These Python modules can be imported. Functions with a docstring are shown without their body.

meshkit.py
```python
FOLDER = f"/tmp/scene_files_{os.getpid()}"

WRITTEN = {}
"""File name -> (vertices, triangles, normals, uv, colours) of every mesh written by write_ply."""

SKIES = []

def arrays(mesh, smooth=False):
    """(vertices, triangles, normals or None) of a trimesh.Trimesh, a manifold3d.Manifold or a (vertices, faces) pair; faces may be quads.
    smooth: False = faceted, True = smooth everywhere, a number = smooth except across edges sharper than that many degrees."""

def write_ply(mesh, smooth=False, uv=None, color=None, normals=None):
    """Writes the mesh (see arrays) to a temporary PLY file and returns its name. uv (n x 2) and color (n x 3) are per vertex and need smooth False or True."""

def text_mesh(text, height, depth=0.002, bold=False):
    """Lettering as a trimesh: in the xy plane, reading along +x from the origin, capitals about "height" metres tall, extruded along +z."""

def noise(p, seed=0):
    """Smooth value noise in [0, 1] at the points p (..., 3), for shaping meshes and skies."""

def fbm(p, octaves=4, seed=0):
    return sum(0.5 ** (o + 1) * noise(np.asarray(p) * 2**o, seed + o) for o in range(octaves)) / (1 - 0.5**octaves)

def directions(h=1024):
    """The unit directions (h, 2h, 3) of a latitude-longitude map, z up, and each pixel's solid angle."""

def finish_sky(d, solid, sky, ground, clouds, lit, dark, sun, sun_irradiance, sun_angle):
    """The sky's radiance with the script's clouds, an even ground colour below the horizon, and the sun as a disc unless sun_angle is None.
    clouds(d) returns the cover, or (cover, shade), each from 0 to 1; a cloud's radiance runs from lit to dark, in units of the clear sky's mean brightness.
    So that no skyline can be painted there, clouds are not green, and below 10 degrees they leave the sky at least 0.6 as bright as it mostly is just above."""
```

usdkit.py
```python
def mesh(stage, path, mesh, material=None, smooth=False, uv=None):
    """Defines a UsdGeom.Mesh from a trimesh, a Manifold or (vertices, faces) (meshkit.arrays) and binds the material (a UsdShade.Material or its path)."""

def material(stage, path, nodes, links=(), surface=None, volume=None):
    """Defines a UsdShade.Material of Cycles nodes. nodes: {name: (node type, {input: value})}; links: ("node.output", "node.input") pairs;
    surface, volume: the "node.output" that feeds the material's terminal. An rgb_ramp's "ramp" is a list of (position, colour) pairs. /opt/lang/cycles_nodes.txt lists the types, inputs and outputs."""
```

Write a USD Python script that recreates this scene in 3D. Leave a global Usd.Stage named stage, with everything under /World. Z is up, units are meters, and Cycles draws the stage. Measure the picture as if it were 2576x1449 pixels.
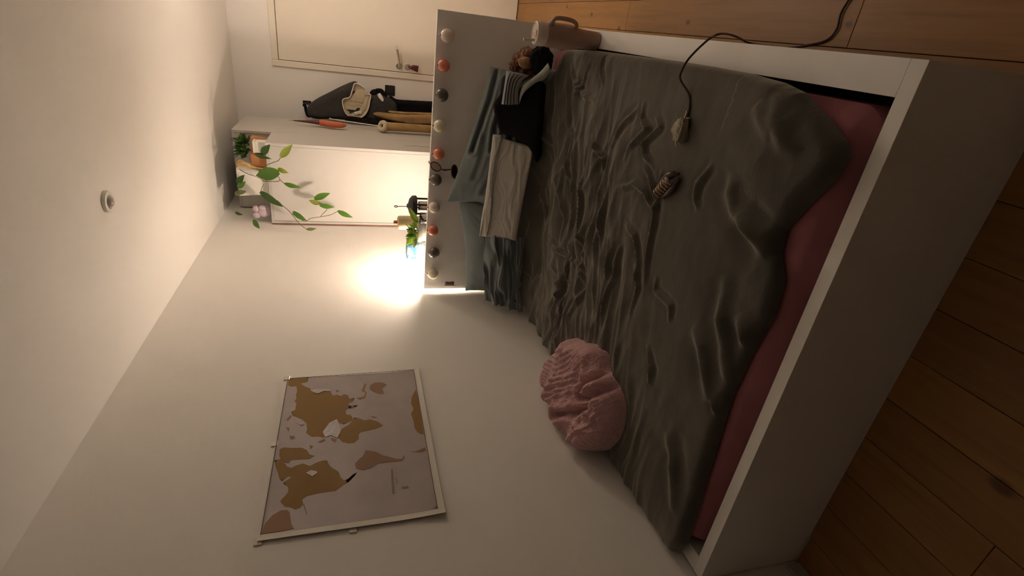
import math, random
import numpy as np, trimesh, shapely, shapely.geometry as sg
from scipy.spatial import Delaunay, cKDTree
from pxr import Usd, UsdGeom, UsdLux, Gf, Sdf
import usdkit, meshkit

stage = Usd.Stage.CreateInMemory()
UsdGeom.SetStageUpAxis(stage, UsdGeom.Tokens.z); UsdGeom.SetStageMetersPerUnit(stage, 1.0)
UsdGeom.Xform.Define(stage, '/World'); UsdGeom.Scope.Define(stage, '/World/Looks')
random.seed(7); RNG = np.random.default_rng(7)

# ------------------------------------------------------------------ camera, light, exposure
# the phone was held sideways: the picture's left is up in the room
cam = UsdGeom.Camera.Define(stage, '/World/camera')
FWD, DOWN, RIGHT = (-.443872, .848271, -.288814), (.120102, -.263079, -.957269), (.888005, .459592, -.014895)
EYE = (1.51322, -2.86069, 1.44130)
cam.AddTransformOp().Set(Gf.Matrix4d(*DOWN, 0, *RIGHT, 0, *[-c for c in FWD], 0, *EYE, 1))
cam.CreateHorizontalApertureAttr(36.0); cam.CreateVerticalApertureAttr(36.0 * 1449 / 2576); cam.CreateFocalLengthAttr(18.1536)
cam.CreateClippingRangeAttr(Gf.Vec2f(.02, 60))
cam.CreateExposureAttr(2.5)
LAMP_AT, LAMP_R, LAMP_COLOR, LAMP_STRENGTH = (.105, .20, .975), .042, (1, .81, .65), 80.0   # main light: a small globe lamp behind the headboard

# ------------------------------------------------------------------ materials
def mat(name, color, rough=.6, var=.0, vscale=6., bump=0., bscale=80., color2=None, stretch=None, detail=3, bdist=.002, ramp=None, **kw):
    n = {'p': ('principled_bsdf', {'base_color': color, 'roughness': rough, **kw}), 'g': ('geometry', {})}; l = []
    src = 'g.position'
    if stretch: n['m'] = ('mapping', {'mapping_type': 'point', 'scale': stretch}); l.append(('g.position', 'm.vector')); src = 'm.vector'
    if var or color2 or ramp:
        n['nz'] = ('noise_texture', {'scale': vscale, 'detail': detail, 'roughness': .6}); l.append((src, 'nz.vector'))
        c2 = color2 or tuple(min(1, c * (1 + var)) for c in color); c1 = color if color2 else tuple(c * (1 - var) for c in color)
        n['r'] = ('rgb_ramp', {'ramp': ramp or [(.3, c1), (.7, c2)]}); l += [('nz.fac', 'r.fac'), ('r.color', 'p.base_color')]
    if bump:
        n['bn'] = ('noise_texture', {'scale': bscale, 'detail': 3}); n['b'] = ('bump', {'strength': bump, 'distance': bdist})
        l += [(src, 'bn.vector'), ('bn.fac', 'b.height'), ('b.normal', 'p.normal')]
    return usdkit.material(stage, '/World/Looks/' + name, n, l, surface='p.BSDF')

M = {}
M['wall'] = mat('wall_paint', (.89, .865, .82), .9, bump=.12, bscale=180)
M['unseen_wall'] = mat('unseen_wall_dark', (.20, .18, .155), .9); M['wall_taupe'] = mat('wall_paint_right', (.89, .865, .82), .9)  # dark tone of the unseen front wall keeps bounce light down
M['ceiling'] = mat('ceiling_paint', (.89, .865, .82), .95, bump=.1, bscale=140)
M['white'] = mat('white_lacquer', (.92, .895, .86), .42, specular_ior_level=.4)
M['white_side_shaded'] = mat('white_melamine_shaded', (.52, .50, .46), .55)  # wardrobe white darkened, shade of the side faces put into the colour
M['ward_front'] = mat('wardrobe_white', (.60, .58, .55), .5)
M['door'] = mat('door_paint', (.86, .80, .69), .5)
M['dark_gap'] = mat('dark_gap', (.03, .02, .015), .9)
M['gap_shade'] = mat('edge_shadow_strip', (.22, .10, .08), .8)
M['metal'] = mat('polished_steel', (.62, .57, .50), .22, metallic=1.0)
M['black'] = mat('black_plastic', (.012, .012, .012), .4)
M['black_cloth'] = mat('black_cloth', (.008, .0075, .009), .95, bump=.3, bscale=400, specular_ior_level=.15)
M['charcoal'] = mat('charcoal_canvas', (.05, .048, .045), .9, var=.15, vscale=40, bump=.3, bscale=300, specular_ior_level=.15)
M['cream'] = mat('cream_lining', (.55, .47, .33), .9, var=.1, vscale=12)
M['tan'] = mat('tan_suede', (.36, .24, .11), .85, var=.2, vscale=14, specular_ior_level=.15)
M['orange'] = mat('orange_nylon', (.55, .14, .06), .6)
M['darkred'] = mat('dark_red_leather', (.12, .02, .02), .5)
M['pink_sheet'] = mat('pink_jersey', (.42, .165, .185), .9, var=.06, vscale=10, bump=.15, bscale=500, specular_ior_level=.15)
M['duvet'] = mat('duvet_velvet', (.080, .073, .063), .9, color2=(.118, .108, .090), vscale=3.5, bump=.3, bscale=160, bdist=.004, sheen_weight=.5, sheen_roughness=.42, sheen_tint=(1, .93, .80), specular_ior_level=.15)
M['pillow'] = mat('pillow_linen', (.245, .282, .295), .9, var=.08, vscale=5, bump=.2, bscale=350, sheen_weight=.2, specular_ior_level=.15)
M['grey_cloth'] = mat('light_grey_jersey', (.62, .60, .55), .9, var=.06, vscale=6, bump=.2, bscale=400, specular_ior_level=.15)
M['grey_rib'] = mat('grey_rib', (.36, .38, .38), .9, var=.08, vscale=8, specular_ior_level=.15)
M['grey_dark'] = mat('grey_dark_stripe', (.05, .05, .055), .9)
M['pale_green'] = mat('pale_grey_rib', (.46, .49, .44), .9, var=.08, vscale=9, specular_ior_level=.15)
M['brown_satin'] = mat('brown_satin', (.28, .12, .05), .45, color2=(.07, .025, .014), vscale=22)
M['brown_tan'] = mat('tan_satin', (.52, .30, .17), .5, var=.2, vscale=30)
M['knit'] = mat('pink_knit', (.60, .36, .365), .95, var=.10, vscale=60, bump=.9, bscale=130, bdist=.006, sheen_weight=.3, specular_ior_level=.15)
M['rose'] = mat('rose_steel', (.40, .265, .215), .35, var=.06, vscale=10, specular_ior_level=.4)
M['lid'] = mat('lid_plastic', (.82, .71, .60), .3, transmission_weight=.15)
M['straw'] = mat('straw_plastic', (.62, .57, .46), .4)
M['cable'] = mat('cable_rubber', (.035, .012, .010), .5)
M['beige'] = mat('beige_plastic', (.36, .32, .23), .45, color2=(.24, .20, .14), vscale=70)
M['brown_horn'] = mat('dark_horn', (.035, .018, .012), .3, color2=(.09, .045, .03), vscale=60)
M['shell_light'] = mat('pale_shell', (.42, .28, .18), .35, color2=(.20, .12, .07), vscale=80)
M['lens'] = usdkit.material(stage, '/World/Looks/lens_glass', {'t': ('transparent_bsdf', {'color': (.82, .74, .70)}), 'g': ('glossy_bsdf', {'color': (.9, .9, .9), 'roughness': .05}), 'f': ('fresnel', {'IOR': 1.5}), 'm': ('mix_closure', {})}, [('f.fac', 'm.fac'), ('t.BSDF', 'm.closure1'), ('g.BSDF', 'm.closure2')], surface='m.closure')
M['dark_lens'] = mat('dark_lens', (.02, .010, .008), .1)
M['frame'] = mat('brown_acetate', (.06, .025, .015), .3)
M['thread'] = mat('thread', (.6, .55, .5), .6)
M['plum'] = mat('plum_print', (.16, .075, .085), .6, color2=(.07, .03, .04), vscale=90)
M['terracotta'] = mat('terracotta', (.46, .20, .07), .8, var=.15, vscale=10)
M['straw_tan'] = mat('straw_tan', (.55, .35, .13), .7, var=.15, vscale=30)
M['pot_white'] = mat('white_ceramic', (.80, .78, .72), .35)
M['lilac'] = mat('lilac_plush', (.62, .50, .56), .9, bump=.3, bscale=200)
M['stem'] = mat('brown_stem', (.17, .09, .05), .7)
M['soil'] = mat('soil', (.03, .02, .012), 1.)
def leafmat(name, c):
    return usdkit.material(stage, '/World/Looks/' + name, {'d': ('principled_bsdf', {'base_color': c, 'roughness': .4}), 't': ('translucent_bsdf', {'color': tuple(min(1, x * 1.5) for x in c)}), 'm': ('mix_closure', {'fac': .3})}, [('d.BSDF', 'm.closure1'), ('t.BSDF', 'm.closure2')], surface='m.closure')
M['leaf'] = leafmat('leaf_green', (.11, .25, .03)); M['leaf_dark'] = leafmat('leaf_dark', (.055, .13, .025))
M['leaf_pale'] = leafmat('leaf_yellow_green', (.33, .40, .06)); M['leaf_dusty'] = leafmat('leaf_dusty', (.20, .24, .10)); M['leaf_lime'] = leafmat('leaf_lime', (.36, .52, .07))
M['candle'] = mat('cream_ceramic', (.68, .54, .30), .5, var=.06)
M['copper'] = mat('copper', (.48, .22, .14), .35, metallic=.8)
M['tissue'] = mat('blue_cloud_print', (.08, .36, .68), .6, detail=2, vscale=26, ramp=[(.40, (.02, .15, .36)), (.48, (.06, .25, .42)), (.54, (.34, .42, .42)), (.62, (.30, .38, .38)), (.70, (.38, .30, .22))])
M['tissue_green'] = mat('green_print', (.05, .22, .06), .6)
M['paper'] = mat('paper_white', (.78, .74, .66), .6)
M['map_sea'] = mat('map_sea', (.36, .300, .290), .42, color2=(.41, .345, .33), vscale=9)
M['map_gold'] = mat('map_gold', (.235, .122, .004), .6, color2=(.27, .135, .010), vscale=7)
M['map_rust'] = mat('map_rust', (.23, .098, .026), .5, var=.08)
M['map_grey'] = mat('map_scratched', (.26, .215, .19), .3, color2=(.40, .36, .36), vscale=60)
M['map_ink'] = mat('map_ink', (.27, .215, .20), .6); M['map_line'] = mat('map_line', (.06, .04, .035), .6); M['map_light'] = mat('map_shelf', (.56, .47, .43), .45)
M['tape'] = mat('clear_tape', (.74, .69, .60), .25)
for k, c in dict(pearl=(.86, .72, .64), coral=(.80, .24, .13), smoke=(.11, .095, .08), cream=(.84, .75, .56)).items(): M['bauble_' + k] = mat('bauble_' + k, c, .16, coat_weight=.6, coat_roughness=.05)
M['cap'] = mat('bauble_cap', (.35, .3, .25), .3, metallic=.8)
M['dome'] = mat('sensor_dome', (.45, .41, .37), .15)
M['glow'] = usdkit.material(stage, '/World/Looks/lamp_glow', {'e': ('emission', {'color': LAMP_COLOR, 'strength': LAMP_STRENGTH})}, surface='e.emission')
LAMP2 = 4.9
M['glow2'] = usdkit.material(stage, '/World/Looks/unseen_lamp_glow', {'e': ('emission', {'color': LAMP_COLOR, 'strength': LAMP2})}, surface='e.emission')  # glow of the unseen lamp on the right
# pine boards: long grain streaks, each board its own tone, a few knots
def wood(i, tone):
    n = {'g': ('geometry', {}), 'm': ('mapping', {'mapping_type': 'point', 'scale': (22, 1.1, 4), 'location': (i * 3.1, i * 1.7, 0)}), 'n': ('noise_texture', {'scale': 1.6, 'detail': 4, 'roughness': .6, 'distortion': .6}),
         'r': ('rgb_ramp', {'ramp': [(.3, (.275 * tone, .128 * tone, .034 * tone)), (.5, (.335 * tone, .160 * tone, .044 * tone)), (.72, (.37 * tone, .182 * tone, .053 * tone))]}),
         'p': ('principled_bsdf', {'roughness': .42, 'specular_ior_level': .35})}
    l = [('g.position', 'm.vector'), ('m.vector', 'n.vector'), ('n.fac', 'r.fac')]; last = 'r.color'
    for k, (kx, ky, kr) in enumerate([(1.703, 1.003, .016), (1.592, .126, .02), (1.638, -.558, .017), (1.651, -1.434, .015), (1.66, .55, .02), (.70, -2.35, .03)]):
        n[f's{k}'] = ('vector_math', {'math_type': 'subtract', 'vector2': (kx, ky, 0)}); n[f'c{k}'] = ('vector_math', {'math_type': 'multiply', 'vector2': (1.15, .75, 0)}); n[f'd{k}'] = ('vector_math', {'math_type': 'length'})
        n[f'f{k}'] = ('map_range', {'range_type': 'smoothstep', 'from_min': kr * .35, 'from_max': kr, 'to_min': .85, 'to_max': 0}); n[f'x{k}'] = ('mix_color', {'b': (.10, .035, .012)})
        l += [('g.position', f's{k}.vector1'), (f's{k}.vector', f'c{k}.vector1'), (f'c{k}.vector', f'd{k}.vector1'), (f'd{k}.value', f'f{k}.value'), (f'f{k}.result', f'x{k}.fac'), (last, f'x{k}.a')]; last = f'x{k}.result'
    l.append((last, 'p.base_color'))
    return usdkit.material(stage, f'/World/Looks/pine_{i}', n, l, surface='p.BSDF')
PINE = [wood(i, t) for i, t in enumerate((1.0, .9, 1.06, .95, .84))]

# ------------------------------------------------------------------ scene helpers
USED = {}
def path_for(name, parent):
    base = parent.GetPath().pathString if parent else '/World'
    k = USED.get((base, name), 0); USED[base, name] = k + 1
    return f'{base}/{name}' + (f'_{k:03d}' if k else '')
def tag(p, label=None, cat=None, group=None, kind=None):
    for key, v in (('label', label), ('category', cat), ('group', group), ('kind', kind)):
        if v: p.SetCustomDataByKey(key, v)
    return p
def thing(name, label, cat, loc=(0, 0, 0), group=None, kind=None):
    x = UsdGeom.Xform.Define(stage, path_for(name, None)); x.AddTranslateOp().Set(Gf.Vec3d(*loc))
    x.GetPrim().SetCustomDataByKey('origin', Gf.Vec3d(*loc))
    return tag(x.GetPrim(), label, cat, group, kind)
NM = []
def arr(m):
    if hasattr(m, 'to_mesh') or isinstance(m, trimesh.Trimesh): v, f, _ = meshkit.arrays(m); return v, f
    return np.asarray(m[0], float), np.asarray(m[1])
def obj(name, mesh, material, parent=None, label=None, cat=None, group=None, kind=None, smooth=30):
    """one Mesh; world coordinates are stored relative to the thing that the part belongs to"""
    v, f = arr(mesh)
    p = parent
    while p and p.GetPath() != Sdf.Path('/World'):
        o = p.GetCustomDataByKey('origin')
        if o is not None: v = v - np.array(o)
        p = p.GetParent() if p.GetPath().pathElementCount > 2 else None
    NM.append(name)
    me = usdkit.mesh(stage, path_for(name, parent), (v, f), M[material] if isinstance(material, str) else material, smooth=smooth)
    return tag(me.GetPrim(), label, cat, group, kind)

# ------------------------------------------------------------------ shapes
def cat_(*ms):
    V, F, o = [], [], 0
    for m in ms:
        v, f = arr(m)
        if f.shape[1] == 4: f = np.vstack([f[:, [0, 1, 2]], f[:, [0, 2, 3]]])
        V.append(v); F.append(f + o); o += len(v)
    return np.vstack(V), np.vstack(F)
def box(x0, x1, y0, y1, z0, z1, b=.0):
    if b <= 0:
        m = trimesh.creation.box((x1 - x0, y1 - y0, z1 - z0)); m.apply_translation(((x0 + x1) / 2, (y0 + y1) / 2, (z0 + z1) / 2)); return m
    p = [(sx, sy, sz) for sx in (0, 1) for sy in (0, 1) for sz in (0, 1)]
    pts = []
    lo, hi = np.array([x0, y0, z0]), np.array([x1, y1, z1])
    for s in p:
        c = np.where(np.array(s) == 1, hi, lo); d = np.where(np.array(s) == 1, -1, 1) * b
        for k in range(3):
            q = c + d; q[k] = c[k]; pts.append(q)
    return trimesh.convex.convex_hull(np.array(pts))
def frame_of(d):
    d = np.asarray(d, float); d = d / np.linalg.norm(d)
    a = np.cross(d, (0, 0, 1) if abs(d[2]) < .9 else (1, 0, 0)); a /= np.linalg.norm(a)
    return a, np.cross(d, a), d
def spline(pts, n=8):
    p = np.asarray(pts, float); P = np.vstack([2 * p[0] - p[1], p, 2 * p[-1] - p[-2]]); out = []
    for i in range(1, len(P) - 2):
        for t in np.linspace(0, 1, n, endpoint=False):
            a, b, c, d = P[i - 1:i + 3]
            out.append(.5 * ((2 * b) + (c - a) * t + (2 * a - 5 * b + 4 * c - d) * t * t + (3 * b - a - 3 * c + d) * t ** 3))
    return np.vstack([out, p[-1]])
def tube(pts, r, k=10, smooth=6, flat=None):
    p = spline(pts, smooth) if smooth > 1 and len(pts) > 2 else np.asarray(pts, float)
    R_ = np.interp(np.linspace(0, 1, len(p)), np.linspace(0, 1, len(np.atleast_1d(r))), np.atleast_1d(r)) if np.ndim(r) else np.full(len(p), r)
    t = np.gradient(p, axis=0); t /= np.linalg.norm(t, axis=1, keepdims=True) + 1e-12
    a = frame_of(t[0])[0]; V = []
    for i in range(len(p)):
        a = a - t[i] * (a @ t[i]); a /= np.linalg.norm(a) + 1e-12; b = np.cross(t[i], a)
        th = np.arange(k) * 2 * np.pi / k
        V.append(p[i] + R_[i] * (np.cos(th)[:, None] * a + np.sin(th)[:, None] * b))
    V = np.vstack(V + [p[:1], p[-1:]]); F = []
    for i in range(len(p) - 1):
        for j in range(k):
            q = [i * k + j, i * k + (j + 1) % k, (i + 1) * k + (j + 1) % k, (i + 1) * k + j]; F += [[q[0], q[1], q[2]], [q[0], q[2], q[3]]]
    n = len(p) * k
    for j in range(k): F += [[n, (j + 1) % k, j], [n + 1, n - k + j, n - k + (j + 1) % k]]
    return V, np.array(F)
def lathe(prof, c=(0, 0, 0), k=32, axis=(0, 0, 1)):
    prof = np.array([(max(r, 1e-5), z) for r, z in prof]); a, b, d = frame_of(axis)
    th = np.arange(k) * 2 * np.pi / k
    V = np.vstack([np.asarray(c, float) + r * (np.cos(th)[:, None] * a + np.sin(th)[:, None] * b) + z * d for r, z in prof]); F = []
    for i in range(len(prof) - 1):
        for j in range(k):
            q = [i * k + j, i * k + (j + 1) % k, (i + 1) * k + (j + 1) % k, (i + 1) * k + j]; F += [[q[0], q[1], q[2]], [q[0], q[2], q[3]]]
    return V, np.array(F)
def ball(c, r, k=3, noise=0., seed=0, freq=3.):
    m = trimesh.creation.icosphere(k); v = np.array(m.vertices)
    s = 1 + noise * (meshkit.fbm(v * freq + 11.3, 3, seed) - .5) * 2 if noise else 1
    return np.asarray(c) + v * (np.asarray(s)[..., None] if noise else 1) * np.asarray(r), np.array(m.faces)
def dense(poly, step):
    p = np.asarray(poly, float); out = []
    for a, b in zip(p, np.roll(p, -1, 0)):
        n = max(1, int(np.ceil(np.linalg.norm(b - a) / step))); out += [a + (b - a) * t for t in np.arange(n) / n]
    return np.array(out)
def rounded(poly, n=6):
    p = np.asarray(poly, float); q = spline(np.vstack([p[-1:], p, p[:2]]), n); return q[n:-n - 1] if len(q) > 2 * n + 2 else p
def inflate(poly, T, r, step, Tb=0., extra=None, base=None, jitter=.15, seed=1):
    """closed cushion over a plan outline: (plan x, plan y, height) points and triangles; extra / base are functions of the plan points"""
    edge = dense(poly, step); pg = sg.Polygon(edge).buffer(0)
    x0, y0 = edge.min(0); x1, y1 = edge.max(0)
    gx, gy = np.meshgrid(np.arange(x0, x1, step), np.arange(y0, y1, step)); g = np.stack([gx.ravel(), gy.ravel()], 1)
    g = g + np.random.default_rng(seed).uniform(-jitter, jitter, g.shape) * step
    g = g[shapely.contains_xy(pg, g[:, 0], g[:, 1])]
    fine = dense(poly, step / 3); d, _ = cKDTree(fine).query(g); g, d = g[d > .55 * step], d[d > .55 * step]
    P = np.vstack([edge, g]); D = np.concatenate([np.zeros(len(edge)), d])
    tri = Delaunay(P).simplices; c = P[tri].mean(1); tri = tri[shapely.contains_xy(pg, c[:, 0], c[:, 1])]
    w = np.cross(P[tri[:, 1]] - P[tri[:, 0]], P[tri[:, 2]] - P[tri[:, 0]]); tri[w < 0] = tri[w < 0][:, ::-1]
    prof = np.sqrt(np.clip(1 - (1 - np.minimum(D / r, 1)) ** 2, 0, 1))
    b = base(P) if base else 0.
    top = b + prof * (T + (extra(P) if extra else 0.)); bot = b - prof * Tb
    n, ne = len(P), len(edge)
    idx = np.concatenate([np.arange(ne), np.arange(n, 2 * n - ne)])
    V = np.vstack([np.column_stack([P, top]), np.column_stack([P[ne:], bot[ne:] - (1e-4 if Tb == 0 else 0)])])
    return V, np.vstack([tri, idx[tri][:, ::-1]])
def to3(vf, o, u, v, n):
    V, F = vf; o, u, v, n = (np.asarray(x, float) for x in (o, u, v, n))
    if np.cross(u, v) @ n < 0: F = F[:, ::-1]
    return o + V[:, :1] * u + V[:, 1:2] * v + V[:, 2:] * n, F
WALLX = ((0, 0, 0), (0, 1, 0), (0, 0, 1), (1, 0, 0))       # plan (y, z) on a plane of constant x, rising towards +x
def backplane(y): return ((0, y, 0), (1, 0, 0), (0, 0, 1), (0, -1, 0))   # plan (x, z), rising towards the camera
def dline(P, line):
    """distance of plan points to a polyline"""
    P = np.asarray(P); L_ = np.asarray(line, float); best = np.full(len(P), 1e9)
    for a, b in zip(L_[:-1], L_[1:]):
        ab = b - a; t = np.clip(((P - a) @ ab) / (ab @ ab + 1e-12), 0, 1); best = np.minimum(best, np.linalg.norm(P - a - t[:, None] * ab, axis=1))
    return best
def ridged(q, seed, octaves=3):
    out, amp = 0, 1.
    q = np.asarray(q, float)
    for o in range(octaves):
        out = out + amp * (1 - np.abs(2 * meshkit.noise(np.column_stack([q * 2 ** o, np.full(len(q), .37 + o)]), seed + o) - 1)) ** 2; amp *= .5
    return out / 1.75
def patch(TL, TR, BR, BL, T, nu=70, nv=50, pw=2.6, wr=None, toward=EYE, seed=0, bow=.04, back=1.):
    """cushion between four corners; wr(u, v) displaces the front"""
    TL, TR, BR, BL = (np.asarray(c, float) for c in (TL, TR, BR, BL))
    U, V_ = np.meshgrid(np.linspace(0, 1, nu), np.linspace(0, 1, nv)); u, v = U.ravel(), V_.ravel()
    ub = u + bow * np.sin(np.pi * v) * np.where(u < .5, 1, -1) * np.abs(2 * u - 1) ** 2
    vb = v + bow * np.sin(np.pi * u) * np.where(v < .5, 1, -1) * np.abs(2 * v - 1) ** 2
    P = ((1 - ub) * (1 - vb))[:, None] * TL + (ub * (1 - vb))[:, None] * TR + (ub * vb)[:, None] * BR + ((1 - ub) * vb)[:, None] * BL
    N = np.cross(TR - TL + BR - BL, BL - TL + BR - TR); N /= np.linalg.norm(N)
    if N @ (np.asarray(toward) - P.mean(0)) < 0: N = -N
    t = np.clip((1 - np.abs(2 * u - 1) ** pw) * (1 - np.abs(2 * v - 1) ** pw), 0, 1) ** .5
    front = P + N * (t * T / 2 + (wr(u, v) * np.clip(t * 2.5, 0, 1) if wr is not None else 0))[:, None]
    rear = P - N * (t * T / 2 * back)[:, None]
    i = np.arange(nu * nv).reshape(nv, nu); a, b, c, d = i[:-1, :-1].ravel(), i[:-1, 1:].ravel(), i[1:, 1:].ravel(), i[1:, :-1].ravel()
    F = np.vstack([np.column_stack([a, b, c]), np.column_stack([a, c, d])]); n = nu * nv
    rim = (U.ravel() == 0) | (U.ravel() == 1) | (V_.ravel() == 0) | (V_.ravel() == 1)
    m = np.where(rim, np.arange(n), np.arange(n) + n); V = np.vstack([front, rear])
    if np.cross(TR - TL, BL - TL) @ N < 0: F = F[:, ::-1]
    F = np.vstack([F, m[F][:, ::-1]]); k, F = np.unique(F, return_inverse=True); return V[k], F.reshape(-1, 3)
def leaf(base, tip, width, up=(-.1, -.9, .25), bend=.15, n=9, fold=.25, heart=.3):
    """one leaf blade with a midrib fold and a drooping tip, 1 mm thick"""
    b, t = np.asarray(base, float), np.asarray(tip, float); ax = t - b; L_ = np.linalg.norm(ax); ax /= L_
    nrm = np.asarray(up, float); nrm = nrm - ax * (nrm @ ax); nrm /= np.linalg.norm(nrm); side = np.cross(nrm, ax)
    s = np.linspace(0, 1, n); w = width / 2 * np.clip((np.sin(np.pi * np.clip(s, 0, 1) ** .74)) ** .9, .02, 1); w[0] = width * .12; w[-1] = .0006
    rows = []
    for k in (-1, -.5, 0, .5, 1):
        rows.append(b + ax * (s * L_ - (heart * .12 * L_ * abs(k) * (s < .15)))[:, None] + side * (w * k)[:, None] + nrm * (-bend * L_ * (s - .4) ** 2 + fold * w * abs(k) ** 1.3)[:, None])
    top = np.array(rows); low = top - nrm * .0008; V = np.vstack([top.reshape(-1, 3), low.reshape(-1, 3)]); F = []
    m = 5 * n
    for i in range(4):
        for j in range(n - 1):
            q = [i * n + j, (i + 1) * n + j, (i + 1) * n + j + 1, i * n + j + 1]; F += [[q[0], q[1], q[2]], [q[0], q[2], q[3]], [q[2] + m, q[1] + m, q[0] + m], [q[3] + m, q[2] + m, q[0] + m]]
    for e in ([i for i in range(n)], [4 * n + i for i in range(n)][::-1]):
        for a, c in zip(e[:-1], e[1:]): F += [[a, c, c + m], [a, c + m, a + m]]
    return V, np.array(F)

# ------------------------------------------------------------------ the room
XR, YF, YB, ZC = 2.5, -3.15, 2.267, 2.403
fl = thing('floor', None, None, kind='structure')
obj('subfloor', box(-.1, XR + .1, YF - .1, YB + .1, -.08, -.022), 'dark_gap', fl)
W_ = .146; r_ = random.Random(3)
for i in range(21):
    x = -.02 + i * W_; y = YF - r_.uniform(0, 1.2); j = 0
    while y < YB:
        L_ = r_.uniform(1.5, 2.3); a, b = max(y, YF), min(y + L_, YB)
        if b - a > .02: obj('plank', box(x + .0008, min(x + W_, XR) - .0008, a + .0006, b - .0006, -.022, 0, .0012), PINE[r_.randrange(5)], fl, smooth=False)
        y += L_
obj('ceiling', box(-.1, XR + .1, YF - .1, YB + .1, ZC, ZC + .1), 'ceiling', kind='structure')
obj('wall_left', box(-.1, 0, YF - .1, YB + .1, -.02, ZC), 'wall', kind='structure')
DX0, DX1, DZ = 1.055, 1.905, 2.04
obj('wall_back', cat_(box(0, DX0 - .055, YB, YB + .12, -.02, ZC), box(DX1 + .055, XR, YB, YB + .12, -.02, ZC), box(DX0 - .055, DX1 + .055, YB, YB + .12, DZ + .055, ZC)), 'wall', kind='structure')
obj('unseen_wall_right', box(XR, XR + .1, YF - .1, YB + .1, -.02, ZC), 'wall_taupe', kind='structure')  # out of view, set close to bounce light back over the bed
obj('unseen_wall_front', box(-.1, XR + .1, YF - .1, YF, -.02, ZC), 'unseen_wall', kind='structure')  # out of view, set close and dark to darken footboard and near floor
obj('baseboard_left', box(.0, .013, YF, -2.05, 0, .055, .003), 'white_side_shaded', kind='structure')
# door: steel frame, flush leaf, lever on a rose, keyhole rose with a key and its tag
dr = thing('door_1', 'cream flush door with a chrome lever and a key in its lock', 'door', (DX0, YB, 0), kind='structure')
fr = []
for a, b in ((DX0 - .055, DX0 - .004), (DX1 + .004, DX1 + .055)): fr.append(box(a, b, YB - .016, YB + .1, 0, DZ + .055, .004))
fr.append(box(DX0 - .004, DX1 + .004, YB - .016, YB + .1, DZ + .004, DZ + .055, .004))
obj('door_frame', cat_(*fr), 'door', dr)
dl = obj('door_leaf', box(DX0, DX1, YB - .010, YB + .035, .006, DZ, .003), 'door', dr)
obj('door_gap_shade', box(DX0, DX1, YB - .004, YB + .1, 0, .005), 'dark_gap', dr)  # dark strip painted as the shade in the gap under the door
hx, hz, hy = 1.105, 1.045, YB - .010
hd = obj('door_handle', cat_(lathe([(0, 0), (.026, 0), (.026, .006), (.022, .009), (.010, .010), (.010, .045), (0, .045)], (hx, hy, hz), 24, (0, -1, 0)), tube([(hx, hy - .043, hz), (hx + .02, hy - .050, hz + .002), (hx + .07, hy - .052, hz + .010), (hx + .135, hy - .050, hz + .022)], .0095, 12)), 'metal', dl, label='chrome lever handle')
obj('lock_rose', lathe([(0, 0), (.026, 0), (.026, .006), (.022, .009), (0, .009)], (hx, hy, hz - .075), 24, (0, -1, 0)), 'metal', dl)
ky = obj('key', cat_(tube([(hx, hy - .008, hz - .075), (hx, hy - .030, hz - .075)], .004, 8, 1), lathe([(.0, -.002), (.012, -.002), (.012, .002), (0, .002)], (hx - .0, hy - .038, hz - .076), 16, (1, 0, 0))), 'metal', dr)
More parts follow.
